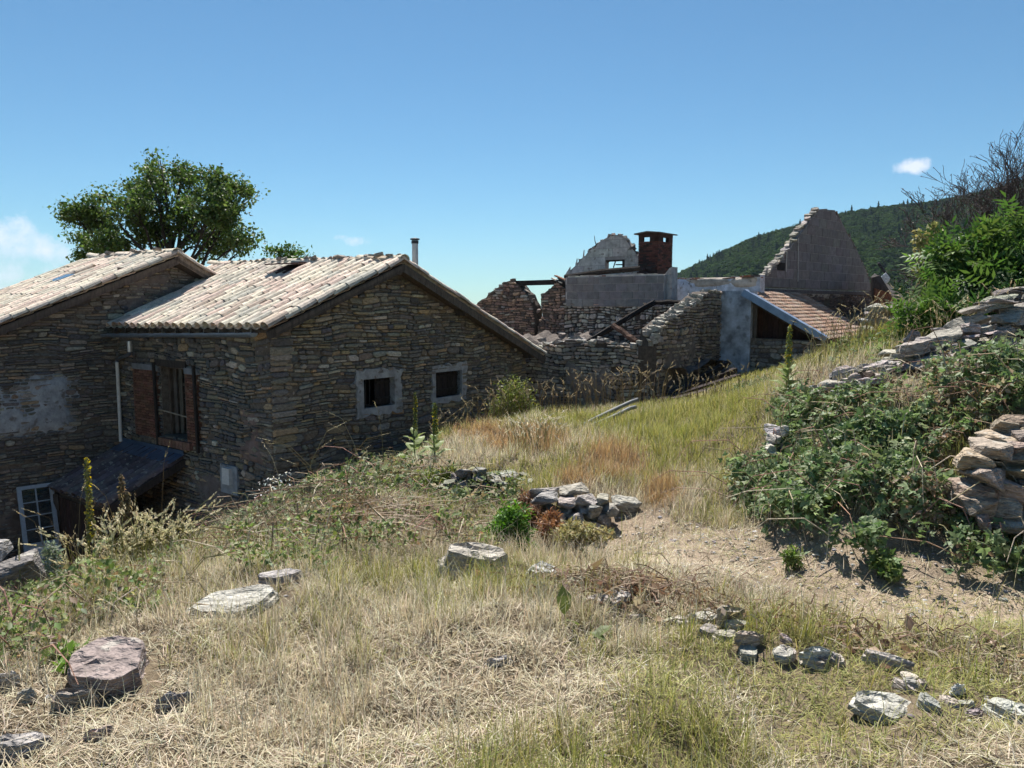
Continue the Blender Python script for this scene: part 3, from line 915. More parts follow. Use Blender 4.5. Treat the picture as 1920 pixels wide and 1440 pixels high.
    for q in range(9):
        MB().box(FE.pt(u0 + q * .15, wz[2] - .2, -.02), D2 * .135, NE * .15, (0, 0, .17), jit((.17, .10, .075), .25)).build('sill_brick', M_BRICK, wo)
    MB().box(FE.pt(wz[0] - .05, wz[2] - .1, -.75), D2 * (wz[1] - wz[0] + .1), NE * .02, (0, 0, wz[3] - wz[2] + .2), (.02, .017, .015)).build('unlit_room_panel', M_WOOD, wo)  # darkness of the room painted as a near-black sheet behind the window
    # meter box
    mu = wall_win(FE, 449, 418, 872, 916)
    MB().box(FE.pt(mu[0], mu[2] - .1, .0), D2 * (mu[1] - mu[0]), NE * .06, (0, 0, mu[3] - mu[2] + .1), (.30, .32, .34)).build('meter_panel', M_RENDER, h)
    mb = wall_win(FE, 441, 428, 876, 906)
    MB().box(FE.pt(mb[0], mb[2], .06), D2 * (mb[1] - mb[0]), NE * .09, (0, 0, mb[3] - mb[2]), (.62, .62, .6)).build('meter_box', M_PAINT, h)
    # roof
    vend = VL + .95
    E0, R0 = FG.pt(ul, zl, VO), FG.pt(ur, zr, VO)
    E1, R1 = FG.pt(ul, zl - .10, -vend), FG.pt(ur, zr + .10, -vend)
    sw = (VL - .02) / (vend)
    def skip(s, t):
        v = s * (vend + VO) - VO
        if v > VL - .12 and t < .66: return True
        return 2.65 < v < 3.45 and .76 < t < .93
    roof, S, nr = tile_roof(h, 'roof', E0, E1, R1, R0, singles=300, skip=skip)
    roof2, S2, nr2 = tile_roof(h, 'rear_roof', FG.pt(u2, z2, VO), FG.pt(u2, z2, -vend), R1, R0, singles=0)
    ridge_tiles(roof, R0 + Vector((0, 0, -.06)) + NG * .04, R1 + Vector((0, 0, -.06)), 17)
    for i in range(13):
        f = random.uniform(.03, .8)
        p = R0.lerp(R1, f) + Vector((0, 0, .10)) + D1 * random.uniform(-.2, .05)
        rock('ridge_stone', p, (random.uniform(.2, .4), random.uniform(.16, .28), random.uniform(.04, .08)), (random.uniform(-.3, .3), random.uniform(-.35, .35), random.uniform(0, 3)), 300 + i, (.3, .27, .23), roof, cuts=0, pts=12)
    # barge boards and rafters
    bz = MB(); o_ = Vector((0, 0, -.19))
    MB().bar(E0 + o_ - NG * .03, R0 + o_ - NG * .03, .05, .15, (0, 0, 1), (.07, .056, .046)).build('barge_board', M_WOOD, h)
    MB().bar(R0 + o_ - NG * .03, FG.pt(u2, z2, VO) + o_ - NG * .03, .05, .17, (0, 0, 1), (.10, .085, .072)).build('barge_board', M_WOOD, h)
    for uu in (ur - 2.2, ur - .05, ur + 2.2, LU - .1):
        MB().bar(FG.pt(uu, top(uu) - .03, -.3), FG.pt(uu, top(uu) - .03, VO - .07), .14, .16, (0, 0, 1), (.07, .055, .045)).build('purlin', M_WOOD, h)
    nb = 16
    for i in range(nb):
        p = E0.lerp(E1, (i + .5) / nb); q = R0.lerp(R1, (i + .5) / nb)
        dd = (q - p).normalized()
        MB().bar(p + dd * .06 - nr * .2, p + dd * .75 - nr * .2, .07, .09, nr, (.08, .062, .05)).build('rafter', M_WOOD, h)
    # gutter with brackets and the downpipe in the corner
    g0, g1 = E0 + D2 * .38 - Vector((0, 0, .14)) - D1 * .06, E1 - D2 * 1.0 - Vector((0, 0, .20)) - D1 * .06
    gm = MB(); seg = 8; vs = []
    for p in (g0, g1):
        for rr in (.085, .077):
            for k in range(seg + 1):
                a = math.pi + math.pi * k / seg
                vs.append(p + D1 * math.cos(a) * rr + Vector((0, 0, math.sin(a) * rr)))
    n = seg + 1
    fs = [(k, k + 1, 2 * n + k + 1, 2 * n + k) for k in range(seg)] + [(n + k, n + k + 1, 3 * n + k + 1, 3 * n + k) for k in range(seg)]
    fs += [(0, n, 3 * n, 2 * n), (n - 1, 2 * n - 1, 4 * n - 1, 3 * n - 1), tuple(range(n)), tuple(range(2 * n, 3 * n))]
    gm.add(vs, fs, (.30, .37, .46))
    gut = gm.build('gutter', M_ZINC, h, smooth=False)
    for i in range(11):
        p = g0.lerp(g1, (i + .4) / 11)
        MB().bar(p - D1 * .085 + Vector((0, 0, .005)), p + D1 * .085 + Vector((0, 0, .005)), .02, .006, (0, 0, 1), (.5, .52, .55)).build('bracket', M_ZINC, gut)
        MB().bar(p + Vector((0, 0, .0)) + D1 * .08, p + Vector((0, 0, .17)) + D1 * .1, .015, .006, D1, (.3, .25, .2)).build('hanger', M_ZINC, gut)
    pv = FE.pix(248, 650, .3)[0]
    pa = FE.pt(pv, FE.pix(248, 640, .34)[1], .36)
    c1 = FL.pt(-.10, pa.z - .55, .12); c2 = FL.pt(-.10, FL.pix(222, 832, .1)[1] + .05, .1)
    MB().tube([pa, pa - Vector((0, 0, .24))], .055, 10, (.62, .6, .56)).build('downpipe_outlet', M_ZINC, gut)
    MB().tube([pa - Vector((0, 0, .24)), pa - Vector((0, 0, .3)) + D2 * .04, c1 + Vector((0, 0, .06)), c1], .04, 8, (.2, .22, .25)).build('downpipe_offset', M_ZINC, gut)
    MB().tube([c1, c2], .042, 10, (.62, .60, .55)).build('downpipe', M_PAINT, h)
    # flue
    fp = FG.pt(ur + .75, 0, -1.2); ft = zr + .62
    fx = P(778, 449, fp.y)
    fl = MB().tube([(fp.x + (fx.x - fp.x), fp.y, zr - .9), (fx.x, fp.y, fx.z - .02)], .075, 14, (.42, .42, .43)).build('flue', M_ZINC, h, smooth=False)
    MB().tube([(fx.x, fp.y, fx.z - .10), (fx.x, fp.y, fx.z - .03)], .088, 14, (.05, .05, .055)).build('flue_collar', M_ZINC, fl)
    MB().tube([(fx.x, fp.y, fx.z - .01), (fx.x, fp.y, fx.z + .02), (fx.x, fp.y, fx.z + .04)], [.115, .115, .03], 14, (.05, .05, .055)).build('flue_cap', M_ZINC, fl)
    # roof window, tilted open
    sk = MB()
    sx, sy = (D2 * 1).normalized(), (R0 - E0).normalized()
    p0 = S((2.68 + VO) / (vend + VO), .765)
    sk.box(p0 - nr * .08, sx * .72, sy * .62, nr * .16, (.085, .035, .03))
    so_ = sk.build('roof_window', M_WOOD, h)
    hg = p0 + sy * .62 + nr * .09
    MB().box(hg, sx * .72, (-sy * .66 + nr * .2), nr * .03, (.07, .032, .03)).build('sash', M_WOOD, so_)
    MB().box(hg + sx * .06 + nr * .034 - sy * .05, sx * .6, (-sy * .55 + nr * .167), nr * .008, (.3, .36, .42)).build('pane', M_GLASS, so_)
    return h
main_house()

# ---------------------------------------------------------------- left farmhouse wing
def left_house():
    h = thing('farmhouse', 'stone farmhouse wing with grey render patch and roof running out of the picture', 'house', FL.pt(-2, -4.4))
    VO = .42
    ur, zr = FL.pix(333, 474, VO); ul, zl = FL.pix(0, 603, VO); u2, z2 = FL.pix(415, 523, VO)
    sl, sr = (zr - zl) / (ur - ul), (zr - z2) / (u2 - ur)
    uE = ul - 3.2; zE = zr - (ur - uE) * sl
    top = lambda u: (zr - (ur - u) * sl if u < ur else zr - (u - ur) * sr) - .24
    out = [(uE + .5, -4.6), (u2 - .1, -4.6), (u2 - .1, top(u2 - .1)), (ur, top(ur)), (uE + .5, top(uE + .5))]
    w = masonry(h, 'gable_wall', FL, out, [], .5, pal=PAL_DARKL, singles=230, course=(.05, .14))
    a = FL.pix(0, 705); b = FL.pix(165, 815)
    patch(w, 'render_patch', FL, rect(a[0] - .8, b[0] + .1, b[1] - .05, a[1] + .1), .055, (.33, .34, .35), 1.2, cover=.55)
    patch(w, 'render_patch', FL, rect(.1, 1.5, 1.3, 2.5), .05, (.16, .13, .115), 4.2, cover=.62)
    patch(w, 'render_patch', FL, rect(uE + .6, -.5, -4.4, -2.3), .045, (.145, .115, .095), 6.4, cover=.5)
    dep = 3.9
    b_ = MB(); b_.box(FL.pt(uE + .5, -4.6, -.5), D2 * dep, D1 * .45, (0, 0, 4.3 + top(uE + .5)), (.12, .1, .08)); b_.build('side_wall', M_MORTAR, h)
    b_ = MB(); b_.prism([FL.pt(u, z, -dep) for u, z in out], D2 * .4, (.12, .1, .08)); b_.build('rear_wall', M_MORTAR, h)
    b_ = MB(); b_.box(FL.pt(u2 - .6, -4.6, -.5), D2 * dep, D1 * .45, (0, 0, 4.5 + top(u2)), (.12, .1, .08)); b_.build('side_wall', M_MORTAR, h)
    E0, R0 = FL.pt(uE, zE, VO), FL.pt(ur, zr, VO)
    E1, R1 = FL.pt(uE, zE, -dep - .3), FL.pt(ur, zr + .02, -dep - .3)
    sk = lambda s, t: .50 < s < .66 and .72 < t < .86
    roof, S, nr = tile_roof(h, 'roof', E0, E1, R1, R0, singles=290, skip=sk)
    roof2, S2, nr2 = tile_roof(h, 'rear_roof', FL.pt(u2, z2, VO), FL.pt(u2, z2, -dep - .3), R1, R0, singles=0)
    ridge_tiles(roof, R0 + Vector((0, 0, -.05)), R1 + Vector((0, 0, -.05)), 10)
    for i in range(9):
        p = R0.lerp(R1, random.uniform(.02, .9)) + Vector((0, 0, .10)) + D1 * random.uniform(-.25, .05)
        rock('ridge_stone', p, (random.uniform(.25, .4), random.uniform(.16, .28), random.uniform(.04, .08)), (random.uniform(-.3, .3), random.uniform(-.35, .35), random.uniform(0, 3)), 330 + i, (.32, .27, .23), roof, cuts=0, pts=12)
    o_ = Vector((0, 0, -.2))
    MB().bar(E0 + o_ - NG * .03, R0 + o_ - NG * .03, .05, .16, (0, 0, 1), (.085, .066, .056)).build('barge_board', M_WOOD, h)
    MB().bar(R0 + o_ * .7 - NG * .03, FL.pt(u2, z2, VO) + o_ * .7 - NG * .03, .05, .16, (0, 0, 1), (.20, .16, .13)).build('barge_board', M_WOOD, h)
    for uu in (ur - 2.2, ur - .4):
        MB().bar(FL.pt(uu, top(uu) - .02, -.3), FL.pt(uu, top(uu) - .02, VO - .07), .14, .16, (0, 0, 1), (.06, .045, .038)).build('purlin', M_WOOD, h)
    p0 = S(.50, .73); sx = D2; sy = (R0 - E0).normalized()
    s_ = MB().box(p0 - nr * .08, sx * .68, sy * .62, nr * .14, (.09, .10, .12)).build('roof_window', M_ZINC, h)
    MB().box(p0 + nr * .065 + sx * .06 + sy * .06, sx * .56, sy * .5, nr * .01, (.3, .36, .42)).build('pane', M_GLASS, s_)
    return h
left_house()

# ---------------------------------------------------------------- porch in the corner
def porch():
    T0 = FE.pt(VL - .12, FE.pix(228, 836, .02)[1], .03); tu = FE.pix(342, 852, .02)
    T1 = FE.pt(tu[0], tu[1], .03)
    run = 1.75; dz = -.74
    zt = (T0.z + T1.z) / 2
    T0.z = T1.z = zt
    B0, B1 = T0 + NE * run + Vector((0, 0, dz)), T1 + NE * run + Vector((0, 0, dz))
    pz = gz(B1.x, B1.y)
    h = thing('porch', 'small lean-to porch with dark tile roof and blue flashing in the house corner', 'porch', (B1.x, B1.y, pz))
    roof, S, nr = tile_roof(h, 'roof', B1, B0, T0, T1, pitch_w=.26, pitch_l=.36, singles=120, var=DARK_VAR)
    for ch in list(roof.children):
        pass
    fl = MB(); up = (T0 - B0).normalized()
    fl.box(T1 - up * .36 + nr * .07 - D2 * .12, D2 * ((T0 - T1).length + .1), up * .36, nr * .012, (.16, .24, .38))
    fl.box(T1 + nr * .07 - D2 * .12, D2 * ((T0 - T1).length + .1), NE * .012, (0, 0, .1), (.16, .24, .38))
    fl.build('flashing', M_ZINC, h)
    MB().bar(T1 - D2 * .1 - nr * .1, B1 - D2 * .1 - nr * .1, .05, .16, nr, (.055, .045, .04)).build('barge_board', M_WOOD, h)
    for p in (B1 + D2 * .1 - NE * .1, B0 - D2 * .15 - NE * .1):
        g = gz(p.x, p.y)
        MB().box((p.x - .06, p.y - .06, g - .2), (.12, 0, 0), (0, .12, 0), (0, 0, p.z - g + .05), (.06, .05, .042)).build('post', M_WOOD, h)
    MB().bar(B1 - nr * .2 - NE * .1, B0 - nr * .2 - NE * .1, .1, .14, (0, 0, 1), (.06, .05, .042)).build('beam', M_WOOD, h)
    # boarded front
    L = (B0 - B1).length; n = 12
    for i in range(n):
        a = B1.lerp(B0, .12 + .8 * i / n) - NE * .14
        g = gz(a.x, a.y)
        MB().box((a.x, a.y, g - .1), D2 * (L * .8 / n - .01), NE * .03, (0, 0, a.z - g - .12), jit((.06, .035, .027), .3)).build('front_board', M_WOOD, h)
porch()

# ---------------------------------------------------------------- old glazed door leaning on the wall
def old_door():
    u0, _ = FL.pix(36, 980, .25); 
    base_w, top_w = .55, .08
    a = FL.pix(50, 1075, base_w); b = FL.pix(122, 1062, base_w)
    c = FL.pix(30, 914, top_w); d = FL.pix(97, 902, top_w)
    Wd = .74; Hh = 1.92
    bl = FL.pt(a[0], a[1], base_w)
    bl.z = FL.pix(86, 1068, base_w)[1]
    ex = (D1 * .992 + Vector((0, 0, .12))).normalized()
    tl = FL.pt(c[0], c[1], top_w)
    ez = (tl - bl); Hh = ez.length; ez = ez.normalized()
    ex = (ex - ez * ex.dot(ez)).normalized(); ey = ez.cross(ex)
    if ey.dot(NG) < 0: ey = -ey
    br = FL.pt(b[0], b[1], base_w); Wd = (FL.pt(d[0], d[1], top_w) - tl).length
    h = thing('glazed_door', 'loose blue-grey door leaf with eight panes leaning against the stone wall', 'door', bl); h['kind'] = 'thing'
    col = (.36, .41, .46); t = .045
    bx = lambda name, x, z, w, hh, dep, c_, par, m=M_PAINT, y=0.: MB().box(bl + ex * x + ez * z + ey * y, ex * w, ez * hh, ey * dep, c_).build(name, m, par)
    bx('stile', 0, 0, .085, Hh, t, col, h); bx('stile', Wd - .085, 0, .085, Hh, t, col, h)
    bx('rail', .085, Hh - .08, Wd - .17, .08, t, col, h); bx('rail', .085, 0, Wd - .17, .12, t, col, h)
    zb = Hh * .30
    bx('rail', .085, zb, Wd - .17, .07, t, col, h)
    bx('door_panel', .085, .12, Wd - .17, zb - .12, t * .5, (.46, .53, .60), h)
    z0, z1 = zb + .07, Hh - .08
    bx('glazing_bar', Wd / 2 - .013, z0, .026, z1 - z0, t * .8, col, h, y=.004)
    for i in range(1, 4):
        bx('glazing_bar', .085, z0 + (z1 - z0) * i / 4 - .012, Wd - .17, .024, t * .7, col, h, y=.004)
    for i in range(4):
        for j in range(2):
            x = .085 + j * (Wd - .17) / 2
            bx('pane', x + .012, z0 + (z1 - z0) * i / 4 + .012, (Wd - .17) / 2 - .024, (z1 - z0) / 4 - .024, .004, (.5,) * 3, h, M_GLASS, y=.02)
old_door()

# ================================================================== the burnt-out house
C1 = P(1232, 755, 20.0); C1.z = 0
FR1 = Frame(C1, D2, NE)
FR2 = Frame(C1, D1, NG)
def jag(pl, amp=.05, step=.16):
    out = []
    for (a, b) in zip(pl[:-1], pl[1:]):
        L = math.hypot(b[0] - a[0], b[1] - a[1]); n = max(1, int(L / step))
        for i in range(n):
            f = i / n; j = amp if i else amp * .5
            out.append((a[0] + (b[0] - a[0]) * f + random.uniform(-j, j), a[1] + (b[1] - a[1]) * f + random.uniform(-j, j)))
    return out + [pl[-1]]
def poly_px(fr, pts, w=0.0): return [fr.pix(x, y, w) for x, y in pts]

def ruin():
    h = thing('ruined_house', 'roofless burnt-out stone house with broken walls and brick chimney', 'ruin', FR1.pt(1.5, -1.2))
    # front wall, broken off level
    o1 = poly_px(FR1, [(1232, 650), (1205, 641), (1180, 652), (1152, 647), (1122, 639), (1098, 646), (1070, 637), (1040, 645), (1010, 648), (985, 655), (940, 660)])
    o1 = [(o1[0][0], -1.8)] + o1 + [(o1[-1][0], -2.2)]
    w = masonry(h, 'front_wall', FR1, o1, [], .55, loose=True, core=(.085, .07, .058), pal=PAL_GREY, singles=85, course=(.07, .19), width=(.16, .5), prot=(.0, .06), wave=.05)
    a = FR1.pix(1150, 690); b = FR1.pix(1070, 760)
    patch(w, 'render_patch', FR1, rect(a[0], b[0] + .2, -1.7, a[1] + .15), .05, (.20, .175, .155), 2.9, cover=.65)
    patch(w, 'render_patch', FR1, rect(b[0] + .2, b[0] + 1.6, -1.9, .1), .04, (.15, .135, .12), 7.7, cover=.4)
    for i in range(48):    # loose stones along the broken top
        k = random.uniform(.2, len(o1) - 3.2); i0 = int(k) + 1; f = k - int(k)
        u = o1[i0][0] * (1 - f) + o1[i0 + 1][0] * f; z = o1[i0][1] * (1 - f) + o1[i0 + 1][1] * f
        rock('cap_stone', FR1.pt(u, z + .01, random.uniform(-.45, -.05)), (random.uniform(.25, .5), random.uniform(.2, .35), random.uniform(.07, .15)), (random.uniform(-.15, .15), random.uniform(-.2, .2), random.uniform(0, 3)), 400 + i, (.34, .32, .29), w, cuts=0, pts=12)
    # side wall that steps up to the concrete pier
    o2 = poly_px(FR2, [(1232, 650), (1238, 618), (1254, 604), (1268, 593), (1280, 588), (1292, 576), (1303, 570), (1316, 558), (1332, 547), (1353, 545)])
    o2 = [(0, -1.7)] + o2[:1] + o2[1:] + [(o2[-1][0], -1.2)]
    def p2(u, z): return [((.17, .15, .125), 5), ((.13, .12, .11), 4), ((.23, .20, .165), 2), ((.10, .09, .085), 2)]
    w2 = masonry(h, 'side_wall', FR2, o2, [], .55, loose=True, core=(.085, .07, .058), palf=p2, singles=70, course=(.07, .18), width=(.16, .5), prot=(.0, .05), wave=.05)
    patch(w2, 'render_patch', FR2, rect(.1, 2.4, -1.3, .9), .05, (.165, .145, .125), 9.2, cover=.5)
    for i in range(80):
        k = random.uniform(0, len(o2) - 3.1); i0 = int(k) + 1; f = k - int(k)
        u = o2[i0][0] * (1 - f) + o2[i0 + 1][0] * f; z = o2[i0][1] * (1 - f) + o2[i0 + 1][1] * f
        rock('cap_stone', FR2.pt(u, z - .01, random.uniform(-.45, -.05)), (random.uniform(.25, .5), random.uniform(.2, .35), random.uniform(.06, .13)), (random.uniform(-.15, .15), random.uniform(-.2, .2), random.uniform(0, 3)), 440 + i, (.36, .34, .30), w2, cuts=0, pts=12)
    # rear wall: left gable remnant, opening, pier, block course above rubble
    q = P(1245, 560, 24.0); q.z = 0
    FR3 = Frame(q, D2, NE); FR3b = Frame(q + NE * .06, D2, NE)
    o3 = poly_px(FR3, [(1003, 650), (1003, 600), (998, 572), (988, 552), (975, 540), (964, 527), (950, 527), (935, 538), (915, 553), (896, 567), (880, 590), (880, 650)])
    o3 = o3[:1] + jag(o3[1:-1]) + o3[-1:]
    masonry(h, 'gable_remnant', FR3, o3, [], .5, loose=True, core=(.085, .07, .058), pal=PAL_BURNT, singles=40, course=(.07, .17), width=(.15, .45), prot=(0, .06))
    o4 = poly_px(FR3, [(1060, 650), (1060, 540), (1045, 527), (1032, 541), (1018, 552), (1013, 570), (1017, 592), (1008, 612), (1008, 650)])
    o4 = o4[:1] + jag(o4[1:-1]) + o4[-1:]
    masonry(h, 'pier', FR3, o4, [], .5, loose=True, core=(.085, .07, .058), pal=PAL_BURNT, singles=25, course=(.07, .15), width=(.15, .4), prot=(0, .06))
    for i, (u, z) in enumerate(o3[3:-2:2] + o4[3:-2:2]):
        rock('cap_stone', FR3.pt(u, z, random.uniform(-.35, -.1)), (random.uniform(.25, .45), random.uniform(.25, .4), random.uniform(.06, .14)), (random.uniform(-.2, .2), random.uniform(-.3, .3), random.uniform(0, 3)), 1200 + i, (.22, .18, .155), h, cuts=0)
    o5 = poly_px(FR3, [(1320, 660), (1310, 568), (1247, 564), (1180, 566), (1100, 567), (1058, 567), (1058, 660)])
    masonry(h, 'rear_wall', FR3, o5, [], .5, loose=True, core=(.085, .07, .058), pal=PAL_PALE, singles=70, course=(.08, .2), width=(.14, .34), prot=(0, .08), wave=.07, gap=.03)
    o6 = poly_px(FR3, [(1246, 569), (1246, 514), (1062, 522), (1062, 572)])
    zb = min(o6[0][1], o6[3][1]) - .05; zt = (o6[1][1] + o6[2][1]) / 2
    blocks(h, 'block_course', FR3b, [(o6[0][0], zb), (o6[0][0], zt), (o6[2][0], zt), (o6[3][0], zb)], bw=.42, bh=(zt - zb) / 4, thick=.22, col=(.19, .185, .19), core=(.36, .34, .33), gap=.014)
    # scorched beam end and mortar crust on top of the block course
    cr = MB()
    for i in range(14):
        u = o6[0][0] + .1 + i * (o6[2][0] - o6[0][0] - .2) / 14
        cr.box(FR3.pt(u, zt, -.02), D2 * .3, -NE * .2, (0, 0, random.uniform(.02, .07)), jit((.42, .39, .36)))
    cr.build('mortar_crust', M_RENDER, h)['kind'] = 'stuff'
    a, b = FR3.pix(1058, 519, -.3), FR3.pix(1200, 503, -.3)
    MB().tube([FR3.pt(a[0], a[1], -.35), FR3.pt((a[0] + b[0]) / 2, (a[1] + b[1]) / 2 + .03, -.35), FR3.pt(b[0], b[1], -.35)], [.08, .1, .09], 8, (.035, .03, .028)).build('charred_beam', M_CHAR, h)
    a, b = FR3.pix(963, 531, .05), FR3.pix(1062, 528, .05)
    MB().bar(FR3.pt(a[0] + .1, a[1], -.15), FR3.pt(b[0] - .2, b[1], -.15), .2, .17, (0, 0, 1), (.03, .027, .026)).build('lintel_beam', M_CHAR, h)
    for i, (px, py) in enumerate([(1052, 519), (1046, 524), (1058, 524)]):
        u, z = FR3.pix(px, py)
        MB().bar(FR3.pt(u + .3, z + .05, -.1), FR3.pt(u - .15, z - .12, -.1), .16, .04, (0, 0, 1), ((.2, .09, .055), (.5, .47, .42), (.03, .03, .03))[i]).build('broken_tile', M_TILE, h)
    MB().box(FR3.pt(*FR3.pix(1136, 531), .012), D2 * .14, NE * .02, (0, 0, .26), (.17, .08, .06)).build('broken_tile', M_TILE, h)
    # white rendered gable with a window hole
    q = P(1190, 500, 27.3); q.z = 0
    FR4 = Frame(q, D2, NE)
    o7 = poly_px(FR4, [(1198, 560), (1198, 480), (1188, 474), (1180, 458), (1172, 447), (1166, 441), (1147, 440), (1138, 446), (1126, 452), (1115, 464), (1104, 470), (1097, 480), (1088, 486), (1079, 498), (1070, 506), (1058, 516), (1058, 560)])
    hw = wall_win(FR4, 1171, 1135, 487, 512)
    g = blocks(h, 'rendered_gable', FR4, o7, [rect(*hw)], bw=.6, bh=.3, thick=.25, col=(.46, .44, .42), core=(.30, .28, .27), gap=.012, mat=M_RENDER, shade=.12)
    for i in range(34):
        k = random.uniform(1, len(o7) - 3.1); i0 = int(k); f = k - i0
        u = o7[i0][0] * (1 - f) + o7[i0 + 1][0] * f; z = o7[i0][1] * (1 - f) + o7[i0 + 1][1] * f
        rock('broken_block', FR4.pt(u, z, random.uniform(-.2, -.03)), (random.uniform(.12, .34), random.uniform(.15, .25), random.uniform(.08, .17)), (random.uniform(-.3, .3), random.uniform(-.4, .4), random.uniform(0, 3)), 480 + i, random.choice([(.2, .18, .17), (.3, .28, .26), (.17, .12, .1)]), g, cuts=0, pts=12, rough=.08)
    u, z = FR4.pix(1150, 448)
    MB().box(FR4.pt(u - .45, z - .1, .0), D2 * .95, -NE * .22, (0, 0, .06), (.07, .06, .055)).build('sill_slab', M_CONC, g)
    wm = MB().bar(FR4.pt(hw[0], hw[3] - .02, -.1), FR4.pt(hw[1] + .3, hw[3] - .02, -.1), .12, .07, (0, 0, 1), (.06, .05, .045)).build('window_lintel', M_CHAR, g)
    MB().box(FR4.pt(hw[0], hw[2], -.14), D2 * .14, NE * .06, (0, 0, hw[3] - hw[2]), (.05, .04, .038)).build('window_post', M_CHAR, g)
    for p_ in ([(1148, 512), (1148, 500), (1152, 488)], [(1152, 496), (1168, 496)], [(1136, 493), (1143, 487)]):
        MB().tube([FR4.pt(*FR4.pix(x, y), -.1) for x, y in p_], .022, 6, (.05, .045, .045)).build('frame_remnant', M_CHAR, g)
    tw = FR4.pix(1116, 456); MB().tube([FR4.pt(tw[0], tw[1] - .1, -.1), FR4.pt(tw[0] + .07, tw[1] + .08, -.1), FR4.pt(tw[0] + .1, tw[1] + .28, -.1)], [.02, .015, .01], 5, (.06, .05, .05)).build('bent_rod', M_CHAR, g)
    # chimney: near corner towards the viewer, vents under a slab
    q = P(1233, 480, 26.2); q.z = 0
    FC_ = Frame(q, D2, NE)
    cr_ = 0.0; cl = FC_.pix(1197, 470)[0]
    zc0, zc1 = FC_.pix(1225, 500)[1], FC_.pix(1225, 438)[1]
    Wc = cl; dc = Frame(q, D1, NG).pix(1261, 470)[0]
    ch = MB().box(FC_.pt(.02, zc0 - 1.5, -.02), D2 * (Wc - .04), -NE * (dc - .04), (0, 0, zc1 - zc0 + 1.22), (.06, .042, .038)).build('chimney', M_MORTAR, h)
    br = MB(); row = 0; z = zc0 - .1
    def brick_face(O, U, N, L, z, row, colf):
        u = -(row % 2) * .11
        while u < L:
            a_, b_ = max(u, 0), min(u + .21, L)
            if b_ - a_ > .04: br.box(O + U * (a_ + .004) + Vector((0, 0, z)), U * (b_ - a_ - .008), N * (.03 + random.uniform(0, .006)), (0, 0, .052), colf())
            u += .22
    while z < zc1 - .3:
        cf = lambda: jit((.105, .045, .036) if random.random() < .7 else (.045, .03, .028), .3)
        brick_face(FC_.pt(0, 0, -.03), D2, NE, Wc, z, row, cf)
        brick_face(FC_.pt(0, 0, -dc + .03), D2, -NE, Wc, z, row, cf)
        brick_face(FC_.pt(.03, 0, 0), D1, -D2, dc, z, row + 1, cf)
        brick_face(FC_.pt(Wc - .03, 0, 0), D1, D2, dc, z, row + 1, cf)
        z += .06; row += 1
    br.build('chimney_bricks', M_BRICK, ch)['kind'] = 'stuff'
    zs_ = z - .01
    hv = zc1 - zs_ + .01
    for u0_, w0_, du, dw in ((0, 0, Wc * .42, .12), (Wc * .78, 0, Wc * .22, .12), (0, 0, .12, dc * .36), (0, -dc * .72, .12, dc * .28), (Wc - .14, -dc + .14, .14, .14)):
        MB().box(FC_.pt(u0_, zs_, w0_ - .001), D2 * du, -NE * dw, (0, 0, hv), jit((.055, .034, .031))).build('vent_post', M_BRICK, ch)
    MB().box(FC_.pt(-.004, zc1 - .1, .004), D2 * (Wc + .008), -NE * .14, (0, 0, .1), (.06, .036, .033)).build('vent_lintel', M_BRICK, ch)
    MB().box(FC_.pt(-.006, zc1 - .098, -.13), D2 * .14, -NE * (dc - .13), (0, 0, .1), (.06, .036, .033)).build('vent_lintel', M_BRICK, ch)
    sl_ = MB(); vs = [FC_.pt(-.12, zc1, .12), FC_.pt(Wc + .12, zc1 - .01, .12), FC_.pt(Wc + .12, zc1 - .01, -dc - .12), FC_.pt(-.12, zc1, -dc - .12)]
    mid = [FC_.pt(Wc / 2, zc1 + .05, .12), FC_.pt(Wc / 2, zc1 + .05, -dc - .12)]
    t_ = Vector((0, 0, .04))
    vv = vs + mid; sl_.add(vv + [v + t_ for v in vv], [(0, 4, 5, 3), (4, 1, 2, 5), (9, 11, 10, 6), (11, 8, 7, 10), (0, 6, 10, 4), (4, 10, 7, 1), (1, 7, 8, 2), (2, 8, 11, 5), (5, 11, 9, 3), (3, 9, 6, 0)], (.12, .10, .095))
    sl_.build('chimney_cap', M_CONC, ch)
    # sooty shoulder under the chimney and a white pillar beside it
    m = MB()
    for i in range(30):
        u = random.uniform(.02, cl - .25); z = random.uniform(zc0 - .9, zc0 + .04)
        m.box(FC_.pt(u, z, -.05), D2 * random.uniform(.15, .4), NE * random.uniform(.07, .14), (0, 0, random.uniform(.06, .1)), jit((.07, .055, .05), .4))
    m.build('sooty_masonry', M_BRICK, ch)['kind'] = 'stuff'
    a = FR3.pix(1256, 502, -.25); b = FR3.pix(1240, 580, -.25)
    pl = MB(); pl.prism([FR3.pt(*FR3.pix(x, y), -.1) for x, y in ((1256, 590), (1257, 500), (1252, 503), (1243, 515), (1233, 522), (1237, 590))], -NE * .4, (.36, .35, .345))
    pl.build('pillar', M_RENDER, h)
    # limewashed wall with tile remnants on it
    q = P(1255, 545, 25.4); q.z = 0
    FR5 = Frame(q, -D2, NE)
    o8 = poly_px(FR5, [(1250, 640), (1250, 526), (1275, 523), (1300, 525), (1330, 522), (1345, 526), (1370, 521), (1400, 520), (1425, 515), (1425, 640)])
    ww_ = wall_core('limewashed_wall', FR5, o8, [], .4, h, (.50, .52, .58), M_RENDER)
    patch(ww_, 'render_patch', FR5, rect(.05, 2.4, 1.1, o8[2][1] - .02), .05, (.58, .60, .66), 3.9, cover=.8)
    patch(ww_, 'render_patch', FR5, rect(.6, 3.0, o8[2][1] - .3, o8[2][1] + .02), .09, (.44, .38, .32), 5.9, cover=.8)
